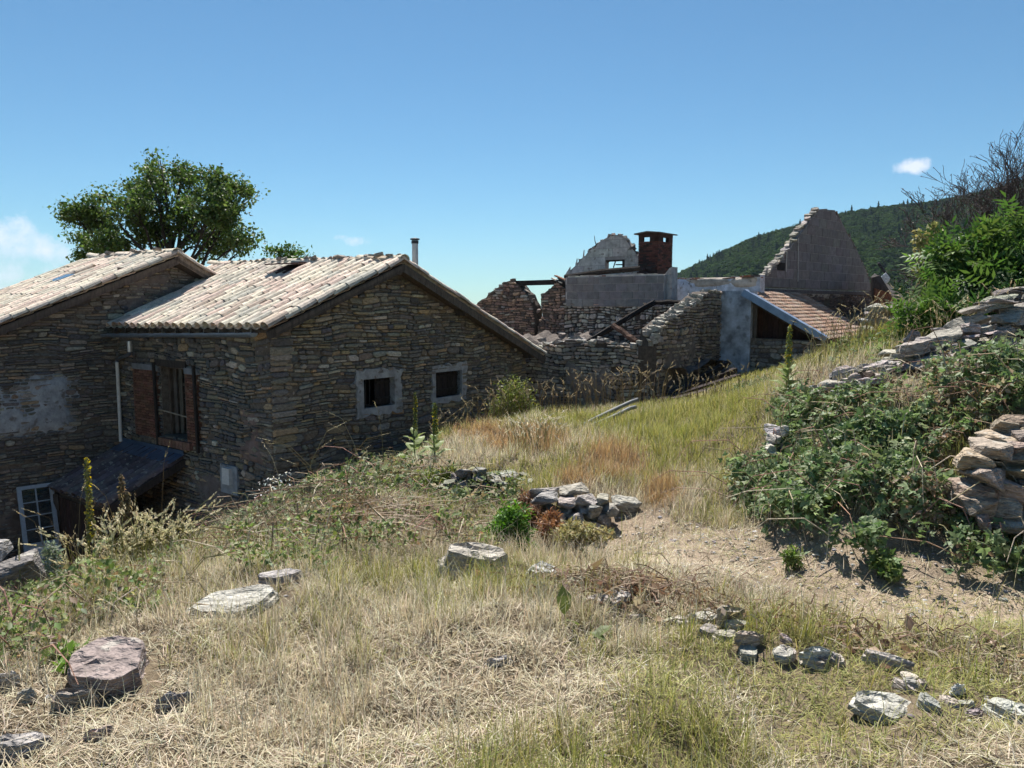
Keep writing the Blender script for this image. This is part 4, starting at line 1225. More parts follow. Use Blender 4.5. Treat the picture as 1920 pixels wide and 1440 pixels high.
    for i in range(16):
        u = random.uniform(.1, 2.9); c = random.choice([(.26, .10, .06), (.32, .2, .14), (.4, .38, .34), (.2, .09, .06), (.09, .08, .075)])
        zt_ = np.interp(u, [p[0] for p in o8[1:9]], [p[1] for p in o8[1:9]])
        MB().box(FR5.pt(u, zt_ + .0, random.uniform(-.3, -.05)), FR5.U * random.uniform(.18, .4) + Vector((0, 0, random.uniform(-.05, .05))), NE * .18, (0, 0, random.uniform(.03, .07)), c).build('broken_tile', M_TILE, ww_)
    # debris floor inside
    fl = MB(); nu, nv = 44, 20; V = []
    for j in range(nv + 1):
        for i in range(nu + 1):
            u = -.4 + 6.8 * i / nu; v = .3 + 3.6 * j / nv
            p = C1 + D2 * u + D1 * v
            zz = -.15 + .35 * fbm(u, v, 1.3, .8, 4) + .9 * math.exp(-((u - 4.0) / 1.2) ** 2 - ((v - 2.8) / 1.1) ** 2) + .5 * math.exp(-((u - 5.5) / .9) ** 2)
            V.append((p.x, p.y, zz))
    fl.add(V, [(j * (nu + 1) + i, j * (nu + 1) + i + 1, (j + 1) * (nu + 1) + i + 1, (j + 1) * (nu + 1) + i) for j in range(nv) for i in range(nu)], (.15, .125, .11))
    fl.build('debris_floor', M_MORTAR, h)
    for i in range(60):
        u = random.gauss(4.2, 1.3); v = random.uniform(.6, 3.4)
        if not (0 < u < 6): continue
        p = C1 + D2 * u + D1 * v
        zz = -.15 + .35 * fbm(u, v, 1.3, .8, 4) + .9 * math.exp(-((u - 4.0) / 1.2) ** 2 - ((v - 2.8) / 1.1) ** 2) + .5 * math.exp(-((u - 5.5) / .9) ** 2)
        rock('fallen_stone', (p.x, p.y, zz + .03), (random.uniform(.2, .5), random.uniform(.15, .35), random.uniform(.06, .14)), (random.uniform(-.4, .4), random.uniform(-.4, .4), random.uniform(0, 3)), 520 + i, (.3, .26, .23), h, cuts=0, pts=12)
    # charred rafters: one leaning across the room, one lying on the wall
    def loose(name, a, b, r, label, c=(.028, .024, .022)):
        n = 7; pts = [a.lerp(b, i / (n - 1)) + Vector((random.uniform(-.02, .02), 0, random.uniform(-.02, .02))) for i in range(n)]
        m_ = MB().tube(pts, [r * random.uniform(.85, 1.1) for _ in range(n)], 6, c)
        tagged(m_.build(name, M_CHAR, None, centre=True), label, 'beam')
    loose('fallen_rafter', P(1098, 644, 22.3), P(1226, 566, 23.3), .085, 'charred black rafter leaning diagonally across the inside of the roofless house')
    loose('charred_plank', P(1228, 566, 23.6), P(1302, 569, 22.8), .07, 'burnt plank lying flat on the wall top right of the block course')
    loose('scorched_board', P(1150, 610, 22.4), P(1192, 640, 21.8), .1, 'brown scorched board tipped against the debris inside the roofless house', (.13, .08, .06))
    return FR5
FR5 = ruin()

# ---------------------------------------------------------------- lean-to shed with concrete pier
EU = FR2.pix(1353, 600)[0]
EP = FR2.pt(EU, 0)
FC = Frame(EP, -D2, NE)
def shed():
    u_r, _ = FC.pix(1408, 620)
    top = FC.pix(1398, 545)[1]
    h = thing('lean_to_shed', 'open lean-to shed with orange tile roof and tall smooth concrete pier', 'shed', FC.pt(u_r, -.5))
    h['kind'] = 'thing'
    m = MB(); st = 10
    pz = wall_core('pier', FC, rect(-.05, u_r, -1.2, top), [], .45, h, (.37, .41, .47), M_SMOOTHC, front=.06)
    ve = FC.pix(1553, 636); vt = FC.pix(1398, 546)
    d_ = 5.2
    E0, R0 = FC.pt(ve[0], ve[1], .12), FC.pt(vt[0], vt[1], .12)
    E1, R1 = FC.pt(ve[0], ve[1], -d_), FC.pt(vt[0], vt[1], -d_)
    nrm = (E1 - E0).cross(R0 - E0).normalized()
    if nrm.z < 0: nrm = -nrm
    dk = MB(); a = [E0, E1, R1, R0]
    dk.add([p - nrm * .05 for p in a] + [p - nrm * .12 for p in a], [(0, 1, 2, 3), (7, 6, 5, 4), (0, 4, 5, 1), (1, 5, 6, 2), (2, 6, 7, 3), (3, 7, 4, 0)], (.1, .08, .065))
    roof = dk.build('roof', M_WOOD, h)
    # interlocking tiles, each row lapping the one below, gently rolled
    tl = MB(); L = (E1 - E0).length; H = (R0 - E0).length
    nx_, ny_ = int(L / .21), int(H / .19)
    ax, ay = (E1 - E0) / L, (R0 - E0) / H
    for j in range(ny_):
        for i in range(nx_):
            p = E0 + ax * (L * i / nx_ + .002) + ay * (H * j / ny_) 
            wd, ln = L / nx_ - .004, H / ny_ * 1.18
            c = jit(random.choice([(.40, .25, .175), (.36, .22, .15), (.46, .32, .235), (.30, .19, .14), (.42, .31, .24)]), .15)
            lift = random.uniform(-.004, .006)
            vs = []
            for y_, z_ in ((0, .03 + lift), (ln, -.01 + lift)):
                for k in range(6):
                    f = k / 5
                    vs.append(p + ax * wd * f + ay * y_ + nrm * (z_ + .022 * math.sin(f * 2 * math.pi)))
            vs += [v - nrm * .02 for v in vs[:6]]
            tl.add(vs, [(k, k + 1, k + 7, k + 6) for k in range(5)] + [(12 + k, 13 + k, k + 1, k) for k in range(5)], c)
    tl.build('roof_tiles', M_TILE, roof)['kind'] = 'stuff'
    # zinc verge flashing in two lengths
    br_ = .64
    for f0, f1 in ((0, 1 - br_ + .0), (1 - br_ + .01, 1)):
        a_, b_ = E0.lerp(R0, f0), E0.lerp(R0, f1)
        m = MB(); m.box(a_ + nrm * .05 + NE * .06, b_ - a_, -NE * .26, nrm * .012, (.34, .42, .54)); m.box(a_ + nrm * .062 + NE * .062, b_ - a_, NE * .012, -nrm * (.2 if f0 else .16), (.2, .27, .38))
        m.build('flashing', M_ZINC, h)
    # masonry below the opening, board wall inside
    b0 = FC.pix(1408, 634); b1 = FC.pix(1540, 640)
    masonry(h, 'low_wall', FC, [(u_r + .002, -1.0), (b1[0] + .3, -.9), (b1[0] + .3, b1[1] - .12), (b1[0], b1[1]), (u_r + .002, b0[1])], [], .4, pal=PAL_GREY, singles=28, course=(.1, .22), width=(.2, .5), prot=(0, .06))
    n = 14
    for i in range(n):
        u = u_r + (ve[0] - u_r) * i / n; u1_ = u_r + (ve[0] - u_r) * (i + 1) / n
        zt = vt[1] + (ve[1] - vt[1]) * ((u + .05 - vt[0]) / (ve[0] - vt[0])) - .22
        if zt < b0[1] + .05: break
        MB().box(FC.pt(u + .004, b0[1] - .3, -.55), FC.U * (u1_ - u - .008), NE * .03, (0, 0, zt - b0[1] + .3), jit((.055, .03, .022), .25)).build('wall_board', M_WOOD, h)
    MB().box(FC.pt(u_r + .005, b0[1] - .05, -.2), FC.U * .12, NE * .1, (0, 0, top - b0[1] - .1), (.10, .085, .07)).build('door_post', M_WOOD, h)
    MB().bar(FC.pt(vt[0] + .2, vt[1] - .3, -.1), FC.pt(ve[0], ve[1] - .17, -.1), .1, .14, (0, 0, 1), (.07, .055, .045)).build('rafter', M_WOOD, h)
    # far side wall below the eave
    b_ = MB(); b_.box(FC.pt(ve[0] - .25, -1.0, -.3), D1 * (d_ - .5), -FC.U * .3, (0, 0, ve[1] + .86), (.2, .18, .16)); b_.build('side_wall', M_MORTAR, h)
shed()

# ---------------------------------------------------------------- concrete block gable beyond the shed
GD = Vector((.70, .714, 0)); GN = Vector((.714, -.70, 0))
def block_gable():
    q = P(1412, 535, 24.6); q.z = 0
    F = Frame(q, GD, GN)
    pts = poly_px(F, [(1425, 530), (1452, 502), (1470, 480), (1530, 398), (1533, 392), (1566, 394), (1567, 402), (1576, 412), (1590, 440), (1607, 470), (1625, 510), (1636, 545)])
    zb = F.pix(1425, 538)[1]
    h = thing('block_gable', 'grey concrete-block gable wall standing without a roof, stone coping on one slope', 'ruin', F.pt(3, -.3))
    zl = min(zb, pts[-1][1])
    out = [(pts[0][0] - .3, zl)] + pts[:-1] + [(pts[-1][0], zl)]
    bh = (pts[4][1] - zl) / 9.0
    blocks(h, 'gable_wall', F, out, [], bw=bh * 2.05, bh=bh, thick=.25, col=(.175, .158, .158), core=(.29, .265, .26), shade=.14, gap=.016)
    # wall head below: beam and dark rubble down to the shed roof
    u0, u1 = out[0][0] - .4, out[-1][0] + .3
    low = masonry(h, 'lower_wall', F, [(u0, -.8), (u1, -.8), (u1, zl - .18), (u0, zl - .18)], [rect(u0 + (u1 - u0) * .53, u0 + (u1 - u0) * .58, zl - .62, zl - .25)], .5, pal=[((.12, .085, .075), 5), ((.08, .065, .06), 4), ((.17, .125, .11), 2)], singles=22, course=(.06, .13), width=(.15, .4))
    patch(low, 'render_patch', F, rect(u0 + .2, u1 - .5, zl - .34, zl - .02), .05, (.42, .38, .34), 2.2, step=.04, cover=.42)
    MB().box(F.pt(u0 + .6, zl - .18, -.3), GD * (u1 - u0 - .5), GN * .36, (0, 0, .12), (.12, .10, .095)).build('wall_beam', M_WOOD, h)
    # coping stones stepping up the left slope
    cop = [(1400, 537), (1425, 528), (1453, 500), (1470, 478), (1530, 393)]
    cu = poly_px(F, cop)
    n = 60
    for i in range(n):
        f = i / (n - 1) * (len(cu) - 1); k = min(int(f), len(cu) - 2); f -= k
        u = cu[k][0] * (1 - f) + cu[k + 1][0] * f; z = cu[k][1] * (1 - f) + cu[k + 1][1] * f
        sa = math.atan2(cu[k + 1][1] - cu[k][1], cu[k + 1][0] - cu[k][0])
        rock('coping_stone', F.pt(u + random.uniform(-.04, .04), z + random.uniform(-.02, .05), random.uniform(-.16, -.04)), (random.uniform(.22, .42), random.uniform(.3, .48), random.uniform(.04, .09)), (random.uniform(-.12, .12), -sa * random.uniform(.55, 1.05), math.atan2(GD.y, GD.x) + random.uniform(-.3, .3)), 600 + i, jit((.34, .31, .27), .3), h, cuts=0, pts=14)
    # broken edge with tile scraps on the right slope
    cu = poly_px(F, [(1568, 400), (1590, 440), (1607, 470), (1625, 510), (1637, 545)])
    for i in range(24):
        f = i / 23 * 4; k = min(int(f), 3); f -= k
        u = cu[k][0] * (1 - f) + cu[k + 1][0] * f; z = cu[k][1] * (1 - f) + cu[k + 1][1] * f
        rock('broken_edge', F.pt(u, z, -.1), (random.uniform(.15, .32), .3, random.uniform(.08, .16)), (random.uniform(-.2, .2), random.uniform(.2, .9), math.atan2(GD.y, GD.x)), 640 + i, random.choice([(.13, .09, .08), (.16, .14, .13), (.09, .075, .07)]), h, cuts=0, pts=12)
    # rusty drip pipes
    for x, y0, y1 in ((1497, 446, 528), (1475, 472, 510)):
        a, b = F.pix(x, y0, .03), F.pix(x - 1, y1, .03)
        MB().bar(F.pt(*a, .03), F.pt(*b, .03), .04, .02, GN, (.42, .40, .38)).build('mortar_streak', M_RENDER, h)
    a = F.pix(1460, 500)
    MB().box(F.pt(a[0] - .1, a[1] - .12, -.1), GD * .5, GN * .13, (0, 0, .26), (.03, .028, .027)).build('charred_purlin', M_CHAR, h)
    # roof remnant on the far side: boarded slope with dark tiles
    r = thing('collapsed_roof', 'steep remnant of brown boarded roof beyond the block gable', 'roof', P(1670, 590, 29.0)); r['kind'] = 'thing'
    p0, p1, p2, p3 = P(1640, 512, 29.5), P(1706, 566, 28.6), P(1696, 575, 27.5), P(1632, 520, 28.4)
    n = 9
    for i in range(n):
        a = p3.lerp(p0, i / n); b = p2.lerp(p1, i / n); a2 = p3.lerp(p0, (i + .92) / n); b2 = p2.lerp(p1, (i + .92) / n)
        m = MB(); m.add([a, b, b2, a2] + [v - Vector((0, 0, .04)) for v in (a, b, b2, a2)], [(0, 1, 2, 3), (7, 6, 5, 4), (0, 4, 5, 1), (1, 5, 6, 2), (2, 6, 7, 3), (3, 7, 4, 0)], jit((.10, .085, .075)))
        m.build('roof_board', M_WOOD, r)
    m = MB(); m.prism([P(1640, 540, 27.6), P(1664, 548, 27.5), P(1694, 576, 27.4), P(1690, 610, 27.4), P(1640, 610, 27.6)], (0, .15, 0), (.20, .085, .05)); m.build('boarded_end', M_WOOD, r)
    m = MB(); m.prism([P(1636, 520, 27.7), P(1650, 516, 27.7), P(1668, 545, 27.5), P(1660, 600, 27.5), P(1636, 600, 27.7)], (0, .15, 0), (.07, .055, .05)); m.build('end_post', M_WOOD, r)
    rock('white_lump', P(1657, 521, 27.9), (.42, .3, .42), (0, .4, 0), 671, (.7, .72, .75), r, cuts=0)
    MB().tube([P(1647, 493, 28.2), P(1666, 520, 28.2)], .05, 6, (.05, .05, .055)).build('bent_sheet', M_CHAR, r)
block_gable()

# ---------------------------------------------------------------- house behind the bush
def right_house():
    a, b, c, d = P(1735, 545, 19.0), P(1990, 560, 16.6), P(2000, 478, 19.6), P(1792, 476, 22.0)
    h = thing('tiled_cottage', 'cottage with pale tile roof almost hidden behind the green bush', 'house', (a.x + 1, a.y, gz(a.x + 1, a.y)))
    roof, S, n = tile_roof(h, 'roof', a, b, c, d, singles=70)
    w = MB(); g = -1
    for p, q in ((a, b), (b, c), (c, d), (d, a)):
        p2_, q2 = p + (c - p) * .06 - Vector((0, 0, .2)), q + (c - q) * .06 - Vector((0, 0, .2))
        w.add([p2_, q2, (q2.x, q2.y, g), (p2_.x, p2_.y, g)], [(0, 1, 2, 3)], (.2, .17, .14))
    w.build('wall', M_MORTAR, h)
right_house()

# ================================================================== vegetation tools
def frames(d, n):
    """rotation matrices (N,3,3) whose columns are x, y=d, z~n"""
    d = d / np.linalg.norm(d, axis=1, keepdims=True)
    x = np.cross(d, n); x /= np.linalg.norm(x, axis=1, keepdims=True) + 1e-9
    z = np.cross(x, d)
    return np.stack([x, d, z], axis=2)

def scatter(pv, pf, pos, rot, sc, col, shade=None):
    """copies of one small shape merged into arrays; sc (N,) or (N,3); col (N,3)"""
    pv = np.asarray(pv, float); pf = np.asarray(pf, int)
    N, k = len(pos), len(pv)
    sc = np.asarray(sc, float)
    if sc.ndim == 1: sc = np.repeat(sc[:, None], 3, 1)
    L = pv[None] * sc[:, None, :]
    V = np.einsum('nij,nkj->nki', rot, L) + pos[:, None, :]
    F = pf[None] + (np.arange(N) * k)[:, None, None]
    C = np.repeat(col[:, None, :], k, 1)
    if shade is not None: C = C * np.asarray(shade)[None, :, None]
    return V.reshape(-1, 3), F.reshape(-1, pf.shape[1]), C.reshape(-1, 3)

class Acc:
    def __init__(s): s.V, s.F, s.C, s.n = [], [], [], 0
    def add(s, v, f, c):
        s.V.append(v); s.F.append(f + s.n); s.C.append(c); s.n += len(v); return s
    def build(s, name, mat, parent=None, at=None):
        V, F, C = np.concatenate(s.V), np.concatenate(s.F), np.concatenate(s.C)
        if at is None: at = org(parent)
        me = np_mesh(name, V - np.array(at), F, mat, C)
        return put(name, me, parent, at)

LEAF_V = [(0, 0, 0), (-.30, .42, .10), (0, .5, 0), (.30, .42, .10), (0, 1, -.10)]
LEAF_F = [(0, 3, 2), (0, 2, 1), (2, 3, 4), (2, 4, 1)]
SLIM_V = [(0, 0, 0), (-.14, .45, .05), (.14, .45, .05), (0, 1, -.06)]
SLIM_F = [(0, 2, 1), (1, 2, 3)]
# a trifoliate bramble leaf and a pinnate ash-like leaf
def fuse(items):
    v, f = [], []
    for (pv, pf, ang, off, s) in items:
        n = len(v); c, sn = math.cos(ang), math.sin(ang)
        v += [(x * s * c - y * s * sn + off[0], x * s * sn + y * s * c + off[1], z * s + off[2]) for x, y, z in pv]
        f += [tuple(i + n for i in q) for q in pf]
    return v, f
TRI_V, TRI_F = fuse([(LEAF_V, LEAF_F, 0, (0, .25, 0), .75), (LEAF_V, LEAF_F, 1.15, (0, .25, .02), .6), (LEAF_V, LEAF_F, -1.15, (0, .25, -.02), .6)])
pin = [(SLIM_V, SLIM_F, 0, (0, .9, 0), .42)]
for q in range(4):
    for s_ in (-1, 1): pin.append((SLIM_V, SLIM_F, s_ * 1.05, (0, .15 + q * .2, -.02 * q), .40))
PIN_V, PIN_F = fuse(pin)
def blade_proto(bend, w=.5):
    return ([(-w, 0, 0), (w, 0, 0), (-w * .8, bend * .28, .55), (w * .8, bend * .28, .55), (0, bend, .98)], [(0, 1, 3), (0, 3, 2), (2, 3, 4)])
BLADES = [blade_proto(b) for b in (.08, .22, .4, .6)]

def rotz(a):
    c, s = np.cos(a), np.sin(a); z = np.zeros_like(a); o = np.ones_like(a)
    return np.stack([np.stack([c, -s, z], -1), np.stack([s, c, z], -1), np.stack([z, z, o], -1)], 1)

def rand_dirs(n, up=0.0):
    d = rng.normal(size=(n, 3)); d /= np.linalg.norm(d, axis=1, keepdims=True)
    d[:, 2] += up
    return d / np.linalg.norm(d, axis=1, keepdims=True)

def mixcols(n, cols, w, var=.18):
    cols = np.array(cols, float); w = np.array(w, float) / np.sum(w)
    c = cols[rng.choice(len(cols), n, p=w)]
    return c * (1 + rng.normal(0, var, (n, 1))).clip(.4, 1.7) * (1 + rng.normal(0, var * .25, (n, 3)))

def leaves_at(acc, pos, size, cols, w, pv=LEAF_V, pf=LEAF_F, up=.6, szv=.3, var=.2, nrm=None, droop=0.):
    n = len(pos)
    nr = rand_dirs(n, up) if nrm is None else nrm
    d = rand_dirs(n); d[:, 2] -= droop
    d = d - nr * (d * nr).sum(1, keepdims=True); d /= np.linalg.norm(d, axis=1, keepdims=True) + 1e-9
    acc.add(*scatter(pv, pf, pos, frames(d, nr), size * (1 + rng.normal(0, szv, n)).clip(.4, 1.9), mixcols(n, cols, w, var)))

def proj(V):
    d = V - np.array(EYE); c, s = math.cos(PITCH), math.sin(PITCH)
    dep = d[:, 1] * c - d[:, 2] * s
    return 960 + FPX * d[:, 0] / dep, 720 - FPX * (d[:, 1] * s + d[:, 2] * c) / dep, dep

def in_poly(x, y, poly):
    ins = np.zeros(len(x), bool); n = len(poly)
    for i in range(n):
        x0, y0 = poly[i]; x1, y1 = poly[(i + 1) % n]
        if y0 == y1: continue
        c = ((y0 > y) != (y1 > y)) & (x < (x1 - x0) * (y - y0) / (y1 - y0) + x0)
        ins ^= c
    return ins

def hit(px, py, y0=1.8, y1=30.):
    """where the sight line through a photo position first meets the ground"""
    d = ray(px, py); ys = np.arange(y0, y1, .03)
    t = ys / d.y
    X, Z = EYE.x + d.x * t, EYE.z + d.z * t
    g = TZ(X, ys)
    k = np.argmax(Z < g) if (Z < g).any() else len(ys) - 1
    return Vector((X[k], ys[k], g[k]))

# ================================================================== hill and its wood
def hill():
    sil = [(900, 640), (1100, 590), (1200, 548), (1265, 518), (1300, 501), (1350, 477), (1400, 452), (1460, 434), (1530, 415), (1590, 401), (1660, 392), (1740, 384), (1800, 372), (1860, 358), (1920, 340), (2050, 300), (2250, 250), (2600, 215), (3200, 240), (4200, 330)]
    az_ = np.array([math.atan((x - 960) / FPX) for x, _ in sil]); tz_ = np.array([(570 - y) / FPX * math.cos(a) for (x, y), a in zip(sil, az_)])
    na, nr_ = 160, 60
    aa = np.linspace(az_[0], az_[-1], na); Rr = np.linspace(0, 1, nr_)
    V = np.zeros((nr_, na, 3)); 
    for i, r in enumerate(Rr):
        dist = 170 + 830 * r
        h = np.interp(aa, az_, tz_) * 880
        prof = np.where(r < .855, (r / .855) ** 1.25, 1 - ((r - .855) / .145) ** 2 * .35)
        z = -38 + (h + 36) * prof + 7 * (vnoise(aa * 30, np.full(na, r * 6), 1.0) - .5) * 2 * np.sin(math.pi * min(1, r / .855)) 
        z += 9 * (vnoise(aa * 70, np.full(na, r * 2), 1.0) - .5) * np.sin(math.pi * min(1, r / .855))
        V[i, :, 0], V[i, :, 1], V[i, :, 2] = np.sin(aa) * dist, np.cos(aa) * dist, z
    I = np.arange(nr_ * na).reshape(nr_, na)
    F = np.stack([I[:-1, :-1], I[:-1, 1:], I[1:, 1:], I[1:, :-1]], -1).reshape(-1, 4)
    me = np_mesh('hill', V.reshape(-1, 3), F, M_PLAIN, np.array([.035, .05, .022]), smooth=True)
    o = put('hill', me); o['kind'] = 'structure'; o['label'] = 'wooded mountain slope rising behind the ruins'
    # the wood: leafy crowns set out over the slope
    protos = []
    for k in range(12):
        con = k >= 9; n = 240
        d = rand_dirs(n, .2)
        if con:
            zz = rng.random(n) ** .8; rad = ((1 - zz) * .36 + .03) * (.75 + .25 * np.sin(zz * 26)); an = rng.random(n) * 6.28
            p = np.stack([np.cos(an) * rad, np.sin(an) * rad, zz * 1.7], 1); nn = np.stack([np.cos(an), np.sin(an), np.full(n, .8)], 1)
            s = .17 * (1.2 - zz * .7); cols = [(.020, .042, .022), (.028, .055, .026)]
        else:
            lump = 1 + .22 * np.sin(d @ rng.normal(size=3) * 4 + k) + .16 * np.sin(d @ rng.normal(size=3) * 8)
            p = d * (lump * rng.uniform(.8, 1.02, n))[:, None] * np.array([.5, .5, .46]) + np.array([0, 0, .5]); nn = d + rng.normal(0, .14, (n, 3)) + np.array([0, 0, .25]); s = rng.uniform(.12, .24, n)
            b0 = np.array([(.033, .060, .020), (.043, .072, .022), (.028, .052, .020)][k % 3]); cols = [tuple(b0), tuple(b0 * .8), tuple(b0 * 1.25)]
        dd = rand_dirs(n); dd = dd - nn * (dd * nn).sum(1, keepdims=True) / (nn ** 2).sum(1, keepdims=True)
        v, f, c = scatter([(-.5, -.4, 0), (.5, -.5, 0), (.45, .5, .06), (-.4, .45, -.05)], [(0, 1, 2), (0, 2, 3)], p, frames(dd, nn), s, mixcols(n, cols, [1] * len(cols), .12))
        protos.append(bpy.data.objects.new('crown_shape', np_mesh('crown_shape', v, f, M_FAR, c)))
    n = 15000
    a = rng.uniform(math.atan((1150 - 960) / FPX), math.atan((2080 - 960) / FPX), n); r = rng.uniform(0, 1, n) ** .7 * .93
    ia = (a - aa[0]) / (aa[-1] - aa[0]) * (na - 1); ir = r * (nr_ - 1)
    i0, j0 = np.floor(ir).astype(int).clip(0, nr_ - 2), np.floor(ia).astype(int).clip(0, na - 2)
    fi, fj = (ir - i0)[:, None], (ia - j0)[:, None]
    pos = (V[i0, j0] * (1 - fi) + V[i0 + 1, j0] * fi) * (1 - fj) + (V[i0, j0 + 1] * (1 - fi) + V[i0 + 1, j0 + 1] * fi) * fj
    x, y, dep = proj(pos)
    keep = (x > 1180) & (x < 2020) & (y < 700)
    pos, a, r = pos[keep], a[keep], r[keep]; n = len(pos)
    kind = rng.integers(0, 9, n)
    con = rng.random(n) < np.where(r > .72, .10, .06) * (vnoise(a * 60, r * 9, 1.) > .45)
    kind = np.where(con, rng.integers(9, 12, n), kind)
    me = bpy.data.meshes.new('wood'); me.vertices.add(n); me.vertices.foreach_set('co', (pos - np.array([0, 0, .6])).astype(np.float32).ravel())
    for nm, ty, val in (('kind', 'INT', kind.astype(np.int32)), ('size', 'FLOAT', rng.uniform(4.2, 8.0, n).astype(np.float32)), ('turn', 'FLOAT', (rng.random(n) * 6.28).astype(np.float32))):
        me.attributes.new(nm, ty, 'POINT').data.foreach_set('value', val)
    o = put('wood', me); o['kind'] = 'stuff'; o['label'] = 'dense green wood covering the mountain slope'; o['category'] = 'wood'
    ng = bpy.data.node_groups.new('wood', 'GeometryNodeTree')
    ng.interface.new_socket('Geometry', in_out='INPUT', socket_type='NodeSocketGeometry'); ng.interface.new_socket('Geometry', in_out='OUTPUT', socket_type='NodeSocketGeometry')
    N, Lk = ng.nodes, ng.links
    gi, go, join = N.new('NodeGroupInput'), N.new('NodeGroupOutput'), N.new('GeometryNodeJoinGeometry')
    def attr(nm, ty):
        q = N.new('GeometryNodeInputNamedAttribute'); q.data_type = ty; q.inputs['Name'].default_value = nm; return q.outputs[0]
    ak, asz, at_ = attr('kind', 'INT'), attr('size', 'FLOAT'), attr('turn', 'FLOAT')
    cx = N.new('ShaderNodeCombineXYZ'); Lk.new(at_, cx.inputs[2])
    for k, po in enumerate(protos):
        oi = N.new('GeometryNodeObjectInfo'); oi.inputs['Object'].default_value = po
        eq = N.new('FunctionNodeCompare'); eq.data_type = 'INT'; eq.operation = 'EQUAL'
        ii = [s for s in eq.inputs if s.type == 'INT']; Lk.new(ak, ii[0]); ii[1].default_value = k
        ip = N.new('GeometryNodeInstanceOnPoints')
        Lk.new(gi.outputs[0], ip.inputs['Points']); Lk.new(eq.outputs[0], ip.inputs['Selection']); Lk.new(oi.outputs['Geometry'], ip.inputs['Instance'])
        Lk.new(cx.outputs[0], ip.inputs['Rotation']); Lk.new(asz, ip.inputs['Scale'])
        Lk.new(ip.outputs[0], join.inputs[0])
    Lk.new(join.outputs[0], go.inputs[0])
    md = o.modifiers.new('wood', 'NODES'); md.node_group = ng
hill()

# ================================================================== trees
def tree(name, label, base, trunk_top, lobes, n_leaf, leaf, cols, w, bark=(.05, .042, .035), trunk_r=.2, per=46, clump=.42, thin=.42, extra=None):
    """lobes: (centre, radius xyz); a limb runs to every lobe, twigs to every leaf clump"""
    base = Vector(base); top = Vector(trunk_top)
    t = thing(name, label, 'tree', base)
    wood = MB()
    mid = base.lerp(top, .5) + Vector((random.uniform(-.15, .15), random.uniform(-.1, .1), 0))
    wood.tube([base - Vector((0, 0, .3)), base.lerp(mid, .5), mid, top], [trunk_r * 1.25, trunk_r, trunk_r * .85, trunk_r * .6], 9, bark)
    acc = Acc(); cl = []
    tot = sum(r[0] * r[2] for _, r in lobes)
    for c, r in lobes:
        c = Vector(c)
        st = base.lerp(top, random.uniform(.45, 1.0))
        k1 = st.lerp(c, .35) + Vector((random.uniform(-.25, .25), random.uniform(-.2, .2), random.uniform(.0, .25)))
        k2 = st.lerp(c, .7) + Vector((random.uniform(-.25, .25), random.uniform(-.2, .2), random.uniform(-.05, .2)))
        wood.tube([st, k1, k2, c], [trunk_r * .5, trunk_r * .33, trunk_r * .22, trunk_r * .1], 6, bark)
        nl = int(n_leaf / per * r[0] * r[2] / tot)
        for _ in range(nl):
            d = rand_dirs(1)[0]; rr = random.random() ** .45
            p = np.array(c) + d * rr * np.array(r)
            if noise.noise(Vector(p) * 1.1) < -thin + .25: continue
            cl.append(p)
            if random.random() < .55:
                kk = k2.lerp(c, random.random())
                e = Vector(p); m_ = kk.lerp(e, .5) + Vector((random.uniform(-.15, .15), random.uniform(-.1, .1), random.uniform(-.05, .15)))
                wood.tube([kk, m_, e], [trunk_r * .11, trunk_r * .07, trunk_r * .03], 4, bark, cap=False)
    for p in cl:
        n = int(per * random.uniform(.5, 1.4))
        q = p + rng.normal(0, 1, (n, 3)) * clump * np.array([.5, .5, .36]) * random.uniform(.6, 1.2)
        leaves_at(acc, q, leaf, cols, w, up=.5, droop=.3)
    wood.build('trunk', M_BARK, t, smooth=True)
    acc.build('crown', M_LEAF, t)
    return t

def lobes_px(items, Y, spread=1.6):
    out = []
    for px, py, rx, ry in items:
        y = Y + random.uniform(-spread, spread); c = P(px, py, y); k = y / FPX
        out.append((c, (rx * k, max(rx * k, .8) * 1.0, ry * k)))
    return out
TY = 31.0
tree('broad_tree', 'large leafy green tree rising behind the ridge of the farmhouse wing', (P(325, 640, TY).x, TY, -3.5), P(322, 470, TY),
     lobes_px([(135, 398, 30, 18), (165, 385, 38, 28), (200, 362, 34, 24), (185, 420, 45, 26), (245, 385, 42, 36), (258, 352, 34, 24), (290, 330, 34, 26), (322, 318, 30, 22), (345, 310, 22, 14), (300, 372, 48, 38),
               (355, 345, 42, 34), (400, 345, 38, 30), (430, 352, 30, 26), (455, 362, 30, 20), (470, 372, 20, 12), (395, 385, 48, 34), (440, 395, 36, 26), (345, 410, 52, 36), (420, 432, 48, 32), (455, 448, 30, 24),
               (390, 460, 46, 28), (250, 430, 46, 34), (195, 446, 36, 22), (160, 448, 24, 16), (165, 478, 30, 14), (220, 460, 36, 22), (300, 440, 40, 30), (300, 300, 14, 8), (275, 325, 16, 10), (420, 405, 40, 24), (450, 470, 26, 16)], TY),
     44000, .135, [(.085, .135, .036), (.11, .165, .046), (.06, .10, .029), (.16, .21, .07)], [4, 3, 3, 1.6], trunk_r=.2, thin=.36, clump=.4)
tree('small_tree', 'tip of a small leafy tree showing above the main roof ridge', (P(540, 640, 30).x, 30, -3), P(540, 490, 30),
     lobes_px([(520, 472, 16, 7), (540, 466, 15, 9), (556, 474, 14, 7), (575, 478, 10, 5), (540, 485, 26, 10)], 30, .4), 1500, .12, [(.06, .11, .025), (.08, .13, .03)], [1, 1], trunk_r=.08, per=30, clump=.25)

